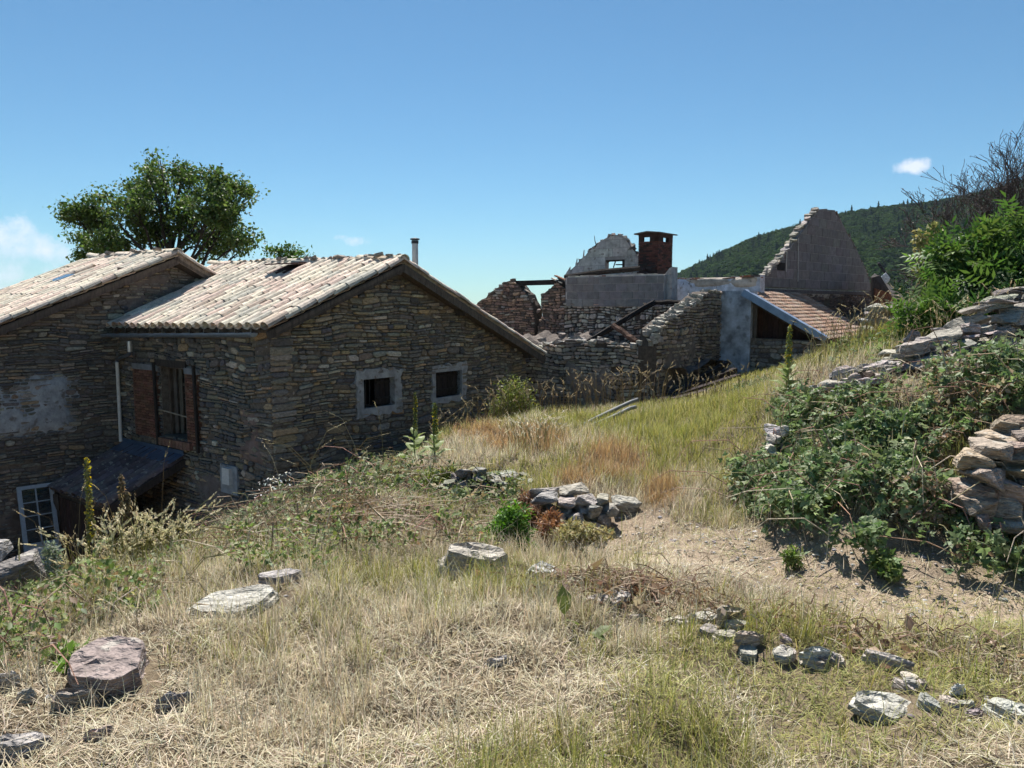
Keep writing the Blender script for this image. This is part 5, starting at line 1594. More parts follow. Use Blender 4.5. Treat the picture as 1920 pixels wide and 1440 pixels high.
def bare_tree(name, label, base, stems, seed, bark=(.045, .038, .04)):
    r_ = random.Random(seed)
    t = thing(name, label, 'tree', base)
    trunk, twigs, bud = MB(), MB(), []
    def grow(p, d, L, rad, lev):
        n = 3; pts = [p]; q = p.copy(); dd = d.copy()
        for i in range(n):
            dd = (dd + Vector((r_.uniform(-.22, .22), r_.uniform(-.22, .22), r_.uniform(-.1, .14)))).normalized()
            q = q + dd * L / n; pts.append(q.copy())
        rr = [rad * (1 - .42 * i / n) for i in range(n + 1)]
        (trunk if lev < 2 else twigs).tube(pts, [max(x, .0048) for x in rr], 7 if lev < 2 else 4, bark, cap=False)
        if lev >= 5:
            bud.append(tuple(q)); bud.append(tuple(pts[2]))
            return
        for k in range(r_.choice((3, 4, 4)) if lev else 4):
            f = r_.uniform(.3, 1.0) if k else 1.0
            i = min(int(f * n), n - 1); s = pts[i].lerp(pts[i + 1], f * n - i)
            ax = Vector((r_.gauss(0, 1), r_.gauss(0, 1), r_.gauss(0, .4))).normalized()
            nd = (dd + ax * r_.uniform(.45, 1.0) + Vector((0, 0, .10))).normalized()
            grow(s, nd, L * r_.uniform(.52, .78), rad * r_.uniform(.42, .58), lev + 1)
    for d, L, rad in stems: grow(Vector(base), Vector(d).normalized(), L, rad, 0)
    trunk.build('trunk', M_BARK, t, smooth=True)
    tw = twigs.build('twigs', M_BARK, t, smooth=True); tw['kind'] = 'stuff'
    acc = Acc(); b = np.array(bud); b = b[::2]
    leaves_at(acc, b, .05, [(.06, .05, .06), (.05, .035, .03), (.09, .075, .06)], [1, 1, 1], SLIM_V, SLIM_F, up=0)
    acc.build('withered_leaves', M_LEAF, t)
bx, by = P(1872, 560, 17).x, 17.0
bare_tree('bare_tree', 'leafless dark tree with fine upright twigs above the green bush', (bx, by, .9), [((-.45, .1, 1), 1.65, .07), ((-.12, 0, 1), 1.8, .08), ((.3, .1, 1), 1.8, .08), ((-.8, .2, .85), 1.5, .06), ((-.3, -.1, 1), 1.65, .06), ((.1, .2, 1), 1.7, .06)], 8, (.075, .062, .06))
bare_tree('dead_sapling', 'thin leafless tree with sparse dead twigs in front of the mountain slope', (P(1745, 600, 19).x, 19.0, .8), [((-.25, 0, 1), 1.1, .035), ((.3, .1, 1), 1.2, .04), ((.7, .1, .8), 1.0, .03)], 9, (.07, .058, .055))

# ================================================================== bushes and herbs
def bush(name, label, blobs, n, leaf, cols, w, pv=LEAF_V, pf=LEAF_F, stem=(.09, .075, .05), cat='shrub', up=.5, n_stem=14, group=None, shell=.5, droop=0.):
    """blobs: (centre, (rx,ry,rz)) lobes of one plant"""
    cs = [Vector(c) for c, _ in blobs]
    bx_ = sum(c.x for c in cs) / len(cs); by_ = sum(c.y for c in cs) / len(cs); bz_ = gz(bx_, by_)
    t = thing(name, label, cat, (bx_, by_, bz_), group)
    acc = Acc(); tot = sum(r[0] * r[1] + r[0] * r[2] for _, r in blobs); st = MB()
    for c, r in blobs:
        k = int(n * (r[0] * r[1] + r[0] * r[2]) / tot)
        d = rand_dirs(k, .1); rr = rng.random(k) ** shell
        lump = 1 + .22 * np.sin(d @ rng.normal(size=3) * 5 + 1) + .16 * np.sin(d @ rng.normal(size=3) * 9)
        pos = np.array(c) + d * (rr * lump)[:, None] * np.array(r)
        leaves_at(acc, pos, leaf, cols, w, pv, pf, up, nrm=(d * .8 + rand_dirs(k, .5)), droop=droop)
        for _ in range(max(2, n_stem // len(blobs))):
            d1 = rand_dirs(1, .5)[0]; e = Vector(np.array(c) + d1 * np.array(r) * .9)
            b0 = Vector((bx_ + random.uniform(-.06, .06), by_ + random.uniform(-.06, .06), bz_ - .03))
            m_ = b0.lerp(e, .5) + Vector((0, 0, .1 * (e - b0).length))
            st.tube([b0, m_, e], [.003 + .012 * r[0], .002 + .008 * r[0], .0015 + .002 * r[0]], 4, stem, cap=False)
    st.build('stem', M_BARK, t)
    acc.build('foliage', M_LEAF, t)
    return t
def blob(px, py, Y, rx, ry, rd=None):
    k = Y / FPX; return (P(px, py, Y), (rx * k, (rd or rx) * k, ry * k))

bush('elder_bush', 'big bright green bush with feathery leaves above the tumbled stones', [blob(1760, 600, 9.6, 50, 45), blob(1800, 530, 10.2, 60, 50), blob(1850, 480, 10.4, 60, 42), blob(1910, 490, 10.4, 60, 55), blob(1870, 560, 9.8, 70, 60), blob(1950, 560, 10, 70, 70), blob(1740, 640, 9.3, 36, 30), blob(1800, 620, 9.4, 60, 40), blob(1720, 600, 9.5, 30, 40), blob(1880, 440, 10.5, 50, 26), blob(1780, 480, 10.3, 40, 30)],
     3000, .25, [(.10, .17, .043), (.075, .135, .035), (.15, .22, .06), (.05, .095, .026)], [4, 3, 2, 3], PIN_V, PIN_F, n_stem=40, shell=.42, up=.8, droop=.25)
bush('broom_bush', 'small dense vivid green bush beside the low stone wall', [blob(958, 985, 5.7, 36, 42), blob(935, 1010, 5.6, 26, 28), blob(975, 1020, 5.6, 24, 26)], 5200, .042, [(.10, .20, .03), (.07, .15, .025), (.14, .25, .045)], [3, 2, 1.5], SLIM_V, SLIM_F, up=.9)
bush('dry_bush', 'rust-brown dried bush in front of the low stone wall', [blob(992, 945, 6.5, 26, 26), blob(1000, 965, 6.3, 24, 22)], 2600, .035, [(.24, .14, .085), (.30, .19, .115), (.17, .10, .065)], [3, 2, 2], SLIM_V, SLIM_F)
bush('dry_bush', 'small orange-brown dried bush right of the vivid green bush', [blob(1028, 992, 6.0, 22, 22), blob(1036, 975, 6.1, 18, 16)], 1800, .035, [(.30, .155, .08), (.24, .13, .07)], [2, 1], SLIM_V, SLIM_F)
bush('seeded_herb', 'pale yellowish herb gone to seed at the foot of the low wall', [blob(1085, 992, 5.9, 40, 14), blob(1060, 1004, 5.85, 30, 12), blob(1120, 1004, 5.9, 34, 12)], 2200, .04, [(.36, .31, .15), (.26, .24, .09), (.45, .40, .24)], [2, 2, 1], SLIM_V, SLIM_F)
bush('wall_shrub', 'loose yellow-green shrub growing against the gable end', [blob(962, 742, 17.2, 36, 36), blob(935, 770, 17, 24, 26), blob(985, 765, 17.3, 26, 26)], 3000, .075, [(.17, .20, .05), (.22, .23, .075), (.12, .15, .04)], [3, 2, 2], SLIM_V, SLIM_F, up=.9)
bush('grey_shrub', 'grey-green fine-leaved shrub in front of the concrete pier', [blob(1402, 735, 16, 40, 22), blob(1430, 728, 16.4, 26, 20), blob(1375, 745, 15.8, 20, 14)], 3200, .075, [(.14, .185, .085), (.19, .22, .12), (.10, .14, .06)], [3, 2, 2], SLIM_V, SLIM_F, up=1.0)
bush('wormwood', 'silvery upright herb beside the dark rock and loose door', [blob(95, 1040, 4.75, 14, 26), blob(95, 1085, 4.7, 24, 26), blob(98, 1118, 4.65, 26, 18)], 1500, .04, [(.26, .30, .22), (.20, .25, .15), (.30, .32, .26)], [2, 2, 1], SLIM_V, SLIM_F, up=.4, cat='plant')
bush('pale_sapling', 'spindly plant with pale yellowish leaves before the mountain slope', [blob(1728, 455, 15, 18, 26), blob(1750, 430, 15, 14, 14), blob(1722, 500, 15, 10, 20)], 420, .085, [(.30, .28, .12), (.22, .22, .09)], [1, 1], cat='plant')
bush('mound_shrub', 'low yellow-green shrub on the bank edge left of the low wall', [blob(835, 895, 8.3, 40, 22), blob(800, 905, 8.2, 30, 18)], 2200, .05, [(.18, .22, .05), (.24, .25, .08), (.13, .17, .04)], [2, 2, 1], SLIM_V, SLIM_F, up=.9)
bush('leafy_weed', 'small lone green weed at the edge of the bare track', [blob(1485, 1045, 4.8, 18, 20)], 420, .04, [(.14, .20, .05), (.2, .24, .08)], [1, 1], SLIM_V, SLIM_F, up=.9, cat='plant', n_stem=6)
bush('leafy_weed', 'small green bramble tuft spreading onto the bare track', [blob(1655, 1055, 4.55, 26, 20), blob(1670, 1075, 4.45, 16, 12)], 300, .05, [(.10, .16, .05), (.15, .2, .07)], [1, 1], TRI_V, TRI_F, up=.9, cat='plant', n_stem=6)
bush('leafy_weed', 'bright green weed growing behind the layered purple boulder', [blob(118, 1225, 3.35, 26, 14), blob(135, 1250, 3.2, 20, 12)], 220, .05, [(.15, .27, .05), (.2, .3, .08)], [1, 1], up=.9, cat='plant', n_stem=6)
bush('yellow_herb', 'low tawny flowering herb among the brambles on the bank', [blob(1610, 795, 6.9, 30, 10)], 700, .04, [(.38, .28, .10), (.42, .36, .2), (.3, .3, .1)], [2, 2, 1], SLIM_V, SLIM_F, up=.9, cat='plant', n_stem=6)

def mullein(label, px, py_top, py_base, Y, col, flower, leaves=9, thick=1.0, dry=False):
    b = P(px, py_base, Y); g = gz(b.x, Y); top = P(px, py_top, Y)
    b = Vector((b.x, Y, g)); H = top.z - g
    t = thing('mullein', label, 'plant', b)
    lean = Vector((random.uniform(-.03, .03), 0, 0))
    pts = [b - Vector((0, 0, .05)), b + Vector((0, 0, H * .4)) + lean, b + Vector((0, 0, H * .7)) + lean * .5, Vector((b.x, Y, g + H))]
    MB().tube(pts, [.014 * thick, .012 * thick, .01 * thick, .004], 7, col).build('stem', M_BARK, t)
    n = 420; z = rng.uniform(.48, 1.0, n); an = rng.random(n) * 6.28
    rad = .024 * thick * (1.15 - .75 * (z - .48) / .52)
    pos = np.stack([b.x + np.cos(an) * rad, Y + np.sin(an) * rad, g + H * z], 1)
    acc = Acc(); nn = np.stack([np.cos(an), np.sin(an), np.full(n, .6)], 1)
    cc = [col, tuple(x * .6 for x in col), flower]
    leaves_at(acc, pos, .026, cc, [4, 3, 0 if dry else 1.8], LEAF_V, LEAF_F, nrm=nn)
    acc.build('flower_spike', M_LEAF, t)
    if leaves:
        me = np_mesh('mullein_leaf', np.array([(0, 0, 0), (-.25, .3, .06), (.25, .3, .06), (-.3, .62, .05), (.3, .62, .05), (0, .35, 0), (0, .65, -.04), (0, 1, -.22)]), [(0, 2, 5), (0, 5, 1), (5, 2, 4, 6), (1, 5, 6, 3), (6, 4, 7), (3, 6, 7)], M_LEAF, np.array([c * 1.0 for c in ((.24, .29, .12) if not dry else (.2, .16, .09))]))
        for i in range(leaves):
            f = i / leaves; o = bpy.data.objects.new('leaf', me); COL.objects.link(o); o.parent = t
            o.location = (0, 0, H * (.02 + .42 * f)); s = (.36 - .2 * f) * min(1.2, H)
            o.rotation_euler = (R(25 + 30 * f), 0, i * 2.4 + random.uniform(-.3, .3)); o.scale = (s, s, s)
            ORG[o.name] = b + Vector(o.location)
mullein('tall mullein with yellow flower spike on the bank end by the shed', 1476, 612, 745, 8.6, (.20, .23, .07), (.55, .40, .03), 13, 1.3)
mullein('green mullein nearest the gable windows, taller of the pair', 817, 755, 880, 9.6, (.15, .19, .06), (.4, .34, .05), 11, .9)
mullein('green mullein left of its twin on the bank before the gable', 780, 738, 870, 9.9, (.15, .17, .07), (.4, .34, .05), 9, .7)
mullein('mullein with yellow tip standing before the porch', 172, 858, 1030, 6.2, (.22, .22, .08), (.55, .42, .05), 6, 1.0)
mullein('dead brown mullein spike before the porch roof edge', 233, 890, 1010, 6.4, (.20, .15, .085), (.2, .15, .08), 0, .9, True)
mullein('shorter dead mullein spike right of the brown one', 243, 925, 1010, 6.4, (.20, .16, .09), (.2, .15, .08), 0, .7, True)

HEAD_V = [(-.5, 0, 0), (.5, 0, 0), (-.6, 0, .4), (.6, 0, .4), (0, 0, 1.0)]
HEAD_F = [(0, 1, 3), (0, 3, 2), (2, 3, 4)]
def tall_grass(label, spots, hgt, n_each, col, head, hl=.11, hw=.009, lean=.35, group=None, spread=.12, name='tall_grass_clump', sw=.0016, blades=0):
    """spots: ground points; each stalk bends over and carries a seed head"""
    c = Vector(np.mean([tuple(s) for s in spots], axis=0)); t = thing(name, label, 'grass', (c.x, c.y, gz(c.x, c.y)), group); t['kind'] = 'thing'
    S_, H_ = MB(), Acc(); hp, hd, hs = [], [], []
    for s in spots:
        for _ in range(n_each):
            x, y = s.x + random.gauss(0, spread), s.y + random.gauss(0, spread); g = gz(x, y)
            h = hgt * random.uniform(.55, 1.1); an = random.uniform(0, 6.28); ln = random.uniform(.05, lean) * h
            d = Vector((math.cos(an), math.sin(an), 0))
            p0 = Vector((x, y, g - .02)); p1 = p0 + Vector((0, 0, h * .55)) + d * ln * .25; p2 = p0 + Vector((0, 0, h * .9)) + d * ln * .65; p3 = p0 + Vector((0, 0, h * random.uniform(.95, 1.03))) + d * ln
            w_ = max(sw, .00042 * y)
            S_.tube([p0, p1, p2, p3], [w_ * 1.2, w_, w_ * .8, w_ * .6], 3, jit(col, .25), cap=False)
            v = (p3 - p2).normalized()
            for k in range(12):
                f = k / 12
                hp.append(tuple(p3 - v * hl * .3 + v * hl * f + Vector((random.gauss(0, hw * .5), random.gauss(0, hw * .5), 0)))); hd.append(tuple(v + Vector((random.uniform(-.5, .5), random.uniform(-.5, .5), 0)))); hs.append(max(hw, .0009 * y) * (1.25 - f * .8))
    S_.build('stalks', M_GRASS, t)['kind'] = 'stuff'
    hp, hd, hs = np.array(hp), np.array(hd), np.array(hs)
    v, f, cc = scatter([(0, -.3, 0), (.45, .6, 0), (-.45, .6, 0), (0, 1.8, .1)], [(0, 1, 2), (1, 3, 2)], hp, frames(hd, rand_dirs(len(hp))), hs * 1.4, mixcols(len(hp), [head, tuple(x * .75 for x in head)], [2, 1], .15))
    H_.add(v, f, cc); H_.build('seed_heads', M_GRASS, t)['kind'] = 'stuff'
    return t
def gspots(pts):
    out = []
    for px, py, Y in pts:
        p = P(px, py, Y); out.append(Vector((p.x, Y, 0)))
    return out
STRAW, PALE = (.34, .28, .16), (.52, .45, .30)
tall_grass('tall dry grass with bent seed heads before the loose door and porch', gspots([(150, 1010, 6.0), (165, 1020, 6.2), (190, 1010, 6.3), (120, 1030, 5.9), (255, 1000, 6.4), (215, 1000, 6.3)]), 1.0, 6, (.26, .2, .11), (.42, .34, .2), .14, .008)
tall_grass('pale fountain of feathery seed-head grass on the bank before the porch', gspots([(210, 1075, 5.2), (255, 1060, 5.4), (300, 1050, 5.6), (340, 1045, 5.7), (280, 1085, 5.2), (235, 1095, 5.0), (320, 1080, 5.3), (180, 1090, 5.0)]), .42, 26, (.28, .27, .1), (.58, .52, .33), .10, .010, .8, spread=.1)
tall_grass('white plumed grass tuft in the middle of the meadow', gspots([(990, 870, 9.0), (1010, 872, 9.0), (1030, 865, 9.2), (970, 870, 9.1)]), .42, 14, (.34, .3, .15), (.66, .60, .45), .14, .010, .6, spread=.12)
tall_grass('tall dry grasses along the foot of the gable wall', gspots([(x, 800, 14.5 + (x - 780) * .008) for x in range(790, 985, 17)]), .85, 7, (.22, .18, .10), (.36, .3, .19), .15, .010, .5, spread=.25)
tall_grass('tall dry grasses along the foot of the ruined front wall', gspots([(x, 790, 17.5) for x in range(1000, 1250, 16)]), 1.0, 7, (.24, .19, .11), (.38, .31, .2), .16, .012, .5, spread=.3)
tall_grass('thin dark grass stalks in front of the timber pile', gspots([(x, 760, 16) for x in range(1260, 1400, 20)]), .6, 6, (.2, .17, .09), (.3, .25, .16), .12, .010, .5, spread=.3)
tall_grass('tall seeding grasses between the shed roof and the stone pile', gspots([(x, 640, 10.4) for x in range(1560, 1720, 12)]), .62, 6, (.36, .29, .17), (.52, .43, .28), .12, .008, .6, spread=.15)
tall_grass('tall pale grasses under the feathery green bush', gspots([(x, 600, 8.9) for x in range(1720, 1925, 16)]), .5, 6, (.36, .29, .17), (.52, .43, .28), .10, .008, .6, spread=.15)
tall_grass('few long arching grass stalks rising before the dark gable corner', gspots([(600, 890, 8.6), (650, 890, 8.8), (630, 900, 8.4), (690, 880, 9.0)]), .85, 3, (.34, .29, .18), (.5, .43, .28), .2, .007, 1.1, spread=.2)
tall_grass('long weedy stalks on the bank end beside the yellow-spiked mullein', gspots([(1530, 720, 8.4), (1500, 740, 8.2), (1550, 700, 8.7), (1580, 690, 9)]), .6, 6, (.3, .27, .13), (.46, .4, .24), .1, .007, .6, spread=.15)

# ================================================================== ground cover (masses nobody could count)
BARE = []      # (x, y, rx, ry, turn) footprints of stones where no grass grows
def sample_ground(n, x0, x1, y0, y1, margin=150):
    x = rng.uniform(x0, x1, n); y = rng.uniform(y0, y1, n)
    z = TZ(x, y) - .05 * np.exp(-(path_d(x, y) / .35) ** 2)
    V = np.stack([x, y, z], 1)
    px, py, dep = proj(V)
    ok = (px > -margin) & (px < 1920 + margin) & (py < 1440 + 120) & (py > 300)
    return V[ok], px[ok], py[ok]

def inside_house(V):
    """indoors or within a wall"""
    d = V[:, :2] - np.array([A.x, A.y])
    u, v = d @ np.array(D1.xy), d @ np.array(D2.xy)
    m = (u > -.05) & (v > -.05) & (u < LU + .1)
    m |= (v > VL - .05)
    d = V[:, :2] - np.array([C1.x, C1.y]); u, v = d @ np.array(D1.xy), d @ np.array(D2.xy)
    m |= (u > -.02) & (v > -.1) | ((u > EU - .05) & (v > -6))
    return m

BR_R = [(1445, 800), (1470, 765), (1560, 775), (1690, 748), (1800, 715), (1960, 680), (1960, 800), (1850, 800), (1795, 850), (1760, 880), (1790, 965), (1960, 995), (1960, 1090), (1800, 1092), (1700, 1085), (1600, 1062), (1500, 1022), (1400, 980), (1360, 920), (1440, 875)]
BR_L = [(330, 985), (420, 935), (500, 895), (640, 872), (760, 880), (860, 915), (985, 925), (990, 960), (900, 975), (770, 950), (640, 955), (560, 985), (440, 1015), (330, 1025)]
WEED = [(-40, 1000), (130, 1000), (330, 960), (640, 950), (760, 940), (900, 960), (930, 1045), (800, 1040), (700, 1060), (560, 1085), (350, 1110), (330, 1160), (250, 1205), (120, 1210), (110, 1260), (-40, 1290)]
TUMB = [(1480, 765), (1560, 730), (1640, 690), (1760, 640), (1900, 580), (1960, 570), (1960, 680), (1800, 715), (1690, 748), (1560, 775)]
BR_T = [(1560, 700), (1570, 655), (1660, 640), (1720, 650), (1700, 690), (1620, 690)]

def grass():
    acc = Acc()
    def lay(V, length, width, cols, w, lean, bend, var=.16):
        n = len(V)
        if n == 0: return
        k = rng.integers(0, len(BLADES), n)
        an = rng.random(n) * 6.28
        L = length * rng.uniform(.5, 1.35, n)
        dep = V[:, 1]
        W = np.maximum(width, .00055 * dep) * rng.uniform(.8, 1.3, n)
        c = mixcols(n, cols, w, var)
        # lean about x then spin about z
        th = rng.uniform(lean[0], lean[1], n)
        ct, st = np.cos(th), np.sin(th); z = np.zeros(n); o = np.ones(n)
        Rx = np.stack([np.stack([o, z, z], -1), np.stack([z, ct, st], -1), np.stack([z, -st, ct], -1)], 1)
        Rm = rotz(an) @ Rx
        for b in range(len(BLADES)):
            m = k == b
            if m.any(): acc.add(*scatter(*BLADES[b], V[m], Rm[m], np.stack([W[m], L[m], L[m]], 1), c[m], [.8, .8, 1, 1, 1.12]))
    def split(V, px, py):
        pd = path_d(V[:, 0], V[:, 1])
        bare = pd < .48 + .25 * (vnoise(V[:, 0], V[:, 1], 3.1) - .5)
        return V, bare, pd
    STR = [(.56, .49, .345), (.66, .60, .46), (.47, .40, .28), (.36, .29, .20)]
    GRN = [(.29, .29, .09), (.36, .34, .12), (.21, .24, .065), (.44, .40, .18)]
    RUS = [(.40, .28, .15), (.46, .35, .20), (.34, .22, .12)]
    def greenness(V, px, py):
        g = .38 + .85 * (vnoise(V[:, 0], V[:, 1], .9) - .5) + .5 * (vnoise(V[:, 0], V[:, 1], 3.3) - .5)
        g += .16 * np.exp(-(((px - 1700) / 330) ** 2 + ((py - 1230) / 120) ** 2)) + .08 * np.exp(-(((px - 1250) / 300) ** 2 + ((py - 1330) / 120) ** 2))
        g += .24 * np.exp(-(((px - 430) / 190) ** 2 + ((py - 1235) / 50) ** 2))
        g -= .30 * np.exp(-(((px - 330) / 330) ** 2 + ((py - 1350) / 130) ** 2)) + .22 * np.exp(-(((px - 500) / 420) ** 2 + ((py - 1110) / 110) ** 2))
        g += .35 * np.exp(-(((px - 1330) / 170) ** 2 + ((py - 790) / 60) ** 2)) + .2 * ((py < 900) & (px > 800))
        return g
    def rust(px, py):
        r = np.zeros(len(px))
        for x, y, a, b in ((1150, 872, 70, 34), (985, 832, 90, 22), (700, 890, 60, 14), (1080, 905, 40, 16), (1240, 930, 40, 30), (660, 985, 45, 30), (900, 815, 60, 12)):
            r = np.maximum(r, np.exp(-(((px - x) / a) ** 2 + ((py - y) / b) ** 2)))
        return r
    for (n, x0, x1, y0, y1, hs, kind) in ((115000, -3.5, 3.9, 2.0, 6.2, .105, 'mat'), (40000, -3.5, 3.9, 2.0, 6.2, .08, 'up'), (95000, -5.5, 7.5, 6.0, 11.5, .105, 'up'),
                                         (50000, -5.5, 7.5, 6.0, 11.5, .1, 'mat'), (85000, -9, 11, 11.5, 23, .15, 'up'), (15000, -3.2, 3.6, 2.0, 6.5, .22, 'tall'), (1500, -3.2, 3.6, 2.0, 7.5, .17, 'clump'), (1100, -3, 7, 7, 15, .2, 'clump'), (9000, 0, 7, 7.5, 15, .24, 'tall')):
        V, px, py = sample_ground(n, x0, x1, y0, y1)
        ok = ~inside_house(V)
        V, px, py = V[ok], px[ok], py[ok]
        if kind == 'clump':      # tufts: many blades from one foot
            cn = len(V); m_ = 34; foot = np.repeat(V, m_, 0) + np.concatenate([rng.normal(0, .035, (cn * m_, 2)), np.zeros((cn * m_, 1))], 1)
            big = np.repeat(rng.uniform(.5, 1.3, cn), m_)
            V = foot; V[:, 2] = TZ(V[:, 0], V[:, 1]); px, py, _ = proj(V)
        ok = np.ones(len(V), bool)
        for bx_, by_, r1, r2, an in BARE:
            dx, dy = V[:, 0] - bx_, V[:, 1] - by_
            c_, s_ = math.cos(an), math.sin(an)
            ok &= ((dx * c_ + dy * s_) / r1) ** 2 + ((-dx * s_ + dy * c_) / r2) ** 2 > 1
        V, px, py = V[ok], px[ok], py[ok]
        V, bare, pd = split(V, px, py)
        brm = in_poly(px, py, BR_R) | in_poly(px, py, BR_L) | in_poly(px, py, WEED)
        wd = in_poly(px, py, WEED)
        keep = np.where(bare, rng.random(len(V)) < (.45 if kind == 'mat' else .05), True) & np.where(brm, rng.random(len(V)) < np.where(wd, .85, .35), True)
        keep &= ~(in_poly(px, py, TUMB) & (rng.random(len(V)) < .8))
        dry = vnoise(V[:, 0] + 31, V[:, 1], 1.3)
        keep &= ~((kind != 'mat') & (V[:, 1] < 6) & (dry > .62) & (rng.random(len(V)) < .75))
        yard = V[:, 2] < -2.6
        keep &= ~(yard & (rng.random(len(V)) < .6))
        V, px, py = V[keep], px[keep], py[keep]
        g = greenness(V, px, py) + rng.normal(0, .16, len(V)); ru = rust(px, py) + rng.normal(0, .12, len(V))
        isr = ru > .45; isg = (~isr) & (g > .5); iss = ~isr & ~isg
        ln = (0, .5) if kind in ('up', 'clump') else ((.8, 1.5) if kind == 'mat' else (0, .35))
        w = {'mat': .0034, 'tall': .0019}.get(kind, .0027)
        lay(V[isr], hs * 1.15, w, RUS, [3, 2, 2], ln, None)
        lay(V[isg], hs * (1.05 if kind != 'mat' else .8), w, GRN, [3, 3, 2, 2], ln, None)
        lay(V[iss], hs, w, STR, [3, 2.2, 2, 1], ln, None)
    o = acc.build('grass', M_GRASS); o['kind'] = 'stuff'; o['label'] = 'dry straw-coloured and green meadow grass over the ground'; o['category'] = 'grass'
def brambles():
    for name, label, poly, box, n, size, hmax, cols, w, dead, pv, pf, cat in (
        ('brambles', 'dense dark green brambles covering the stone bank', BR_R, (1.2, 6.2, 3.9, 8.6), 125000, .050, .36, [(.15, .205, .085), (.19, .25, .115), (.10, .15, .06), (.25, .30, .155)], [4, 3, 3, 1.5], .07, TRI_V, TRI_F, 'brambles'),
        ('brambles', 'greyish half-dry brambles on the bank before the house corner', BR_L, (-5, .4, 5.2, 11), 46000, .05, .34, [(.13, .175, .06), (.19, .22, .095), (.09, .13, .045), (.30, .25, .14), (.25, .27, .15)], [3, 3, 3, 1.6, 2], .2, TRI_V, TRI_F, 'brambles'),
        ('weeds', 'tangled mixed weeds covering the bank before the yard', WEED, (-5, .6, 3.0, 9), 80000, .032, .28, [(.15, .205, .06), (.21, .25, .09), (.10, .145, .045), (.32, .28, .15), (.24, .17, .10)], [3.5, 3, 2.5, 1.6, .8], .14, LEAF_V, LEAF_F, 'weeds'),
        ('brambles', 'low leafy brambles between the shed roof and the stump', BR_T, (3, 9, 7, 14), 30000, .06, .18, [(.13, .19, .065), (.18, .23, .085), (.26, .25, .12)], [3, 3, 1], .1, TRI_V, TRI_F, 'brambles')):
        V, px, py = sample_ground(n, *box)
        m = in_poly(px + rng.normal(0, 9, len(px)), py + rng.normal(0, 6, len(px)), poly) & ~inside_house(V)
        for bx_, by_, r1, r2, an in BARE:
            dx, dy = V[:, 0] - bx_, V[:, 1] - by_; c_, s_ = math.cos(an), math.sin(an)
            m &= ((dx * c_ + dy * s_) / r1) ** 2 + ((-dx * s_ + dy * c_) / r2) ** 2 > 1
        V = V[m]
        lump = vnoise(V[:, 0], V[:, 1], 2.2) * .55 + vnoise(V[:, 0], V[:, 1], 6.) * .45
        thin = vnoise(V[:, 0] + 9, V[:, 1] + 4, 2.9) * .6 + vnoise(V[:, 0] + 3, V[:, 1] + 7, 7.) * .4
        k = thin > (.36 if name == 'brambles' else .47)
        V, lump, thin = V[k], lump[k], thin[k]
        V = V + np.stack([np.zeros(len(V)), np.zeros(len(V)), .01 + hmax * lump ** 1.3 * rng.random(len(V)) ** .5 * 1.3], 1)
        acc = Acc()
        isd = rng.random(len(V)) < dead + .5 * (vnoise(V[:, 0] + 50, V[:, 1], 2.6) > .68)
        g = V[~isd]
        leaves_at(acc, g, size, cols, w, pv, pf, up=1.5, szv=.5, nrm=rand_dirs(len(g), .9) + np.array([-.1, -.2, .2]))
        if isd.any(): leaves_at(acc, V[isd] - np.array([0, 0, .03]), size * .8, [(.30, .22, .14), (.40, .33, .24), (.2, .14, .1)], [2, 2, 1], LEAF_V, LEAF_F, up=.3)
        t = acc.build(name, M_LEAF); t['kind'] = 'stuff'; t['label'] = label; t['category'] = cat
        st = MB()
        for i in range(60 if poly is BR_T else (420 if name == 'weeds' else 300)):
            p = V[rng.integers(len(V))]; an = random.uniform(0, 6.28); L = random.uniform(.15, .8)
            a = Vector(p) - Vector((0, 0, .1)); d = Vector((math.cos(an), math.sin(an), 0)); h_ = random.uniform(.08, .26)
            st.tube([a, a + d * L * .4 + Vector((0, 0, h_)), a + d * L * .8 + Vector((0, 0, h_ * .9)), a + d * L + Vector((0, 0, .03))], [.0045, .004, .0032, .002], 4, jit(random.choice([(.30, .17, .13), (.36, .28, .19), (.44, .37, .27), (.16, .15, .07), (.24, .15, .1)]), .2), cap=False)
        s = st.build('canes', M_BARK, t)
        s['kind'] = 'stuff'
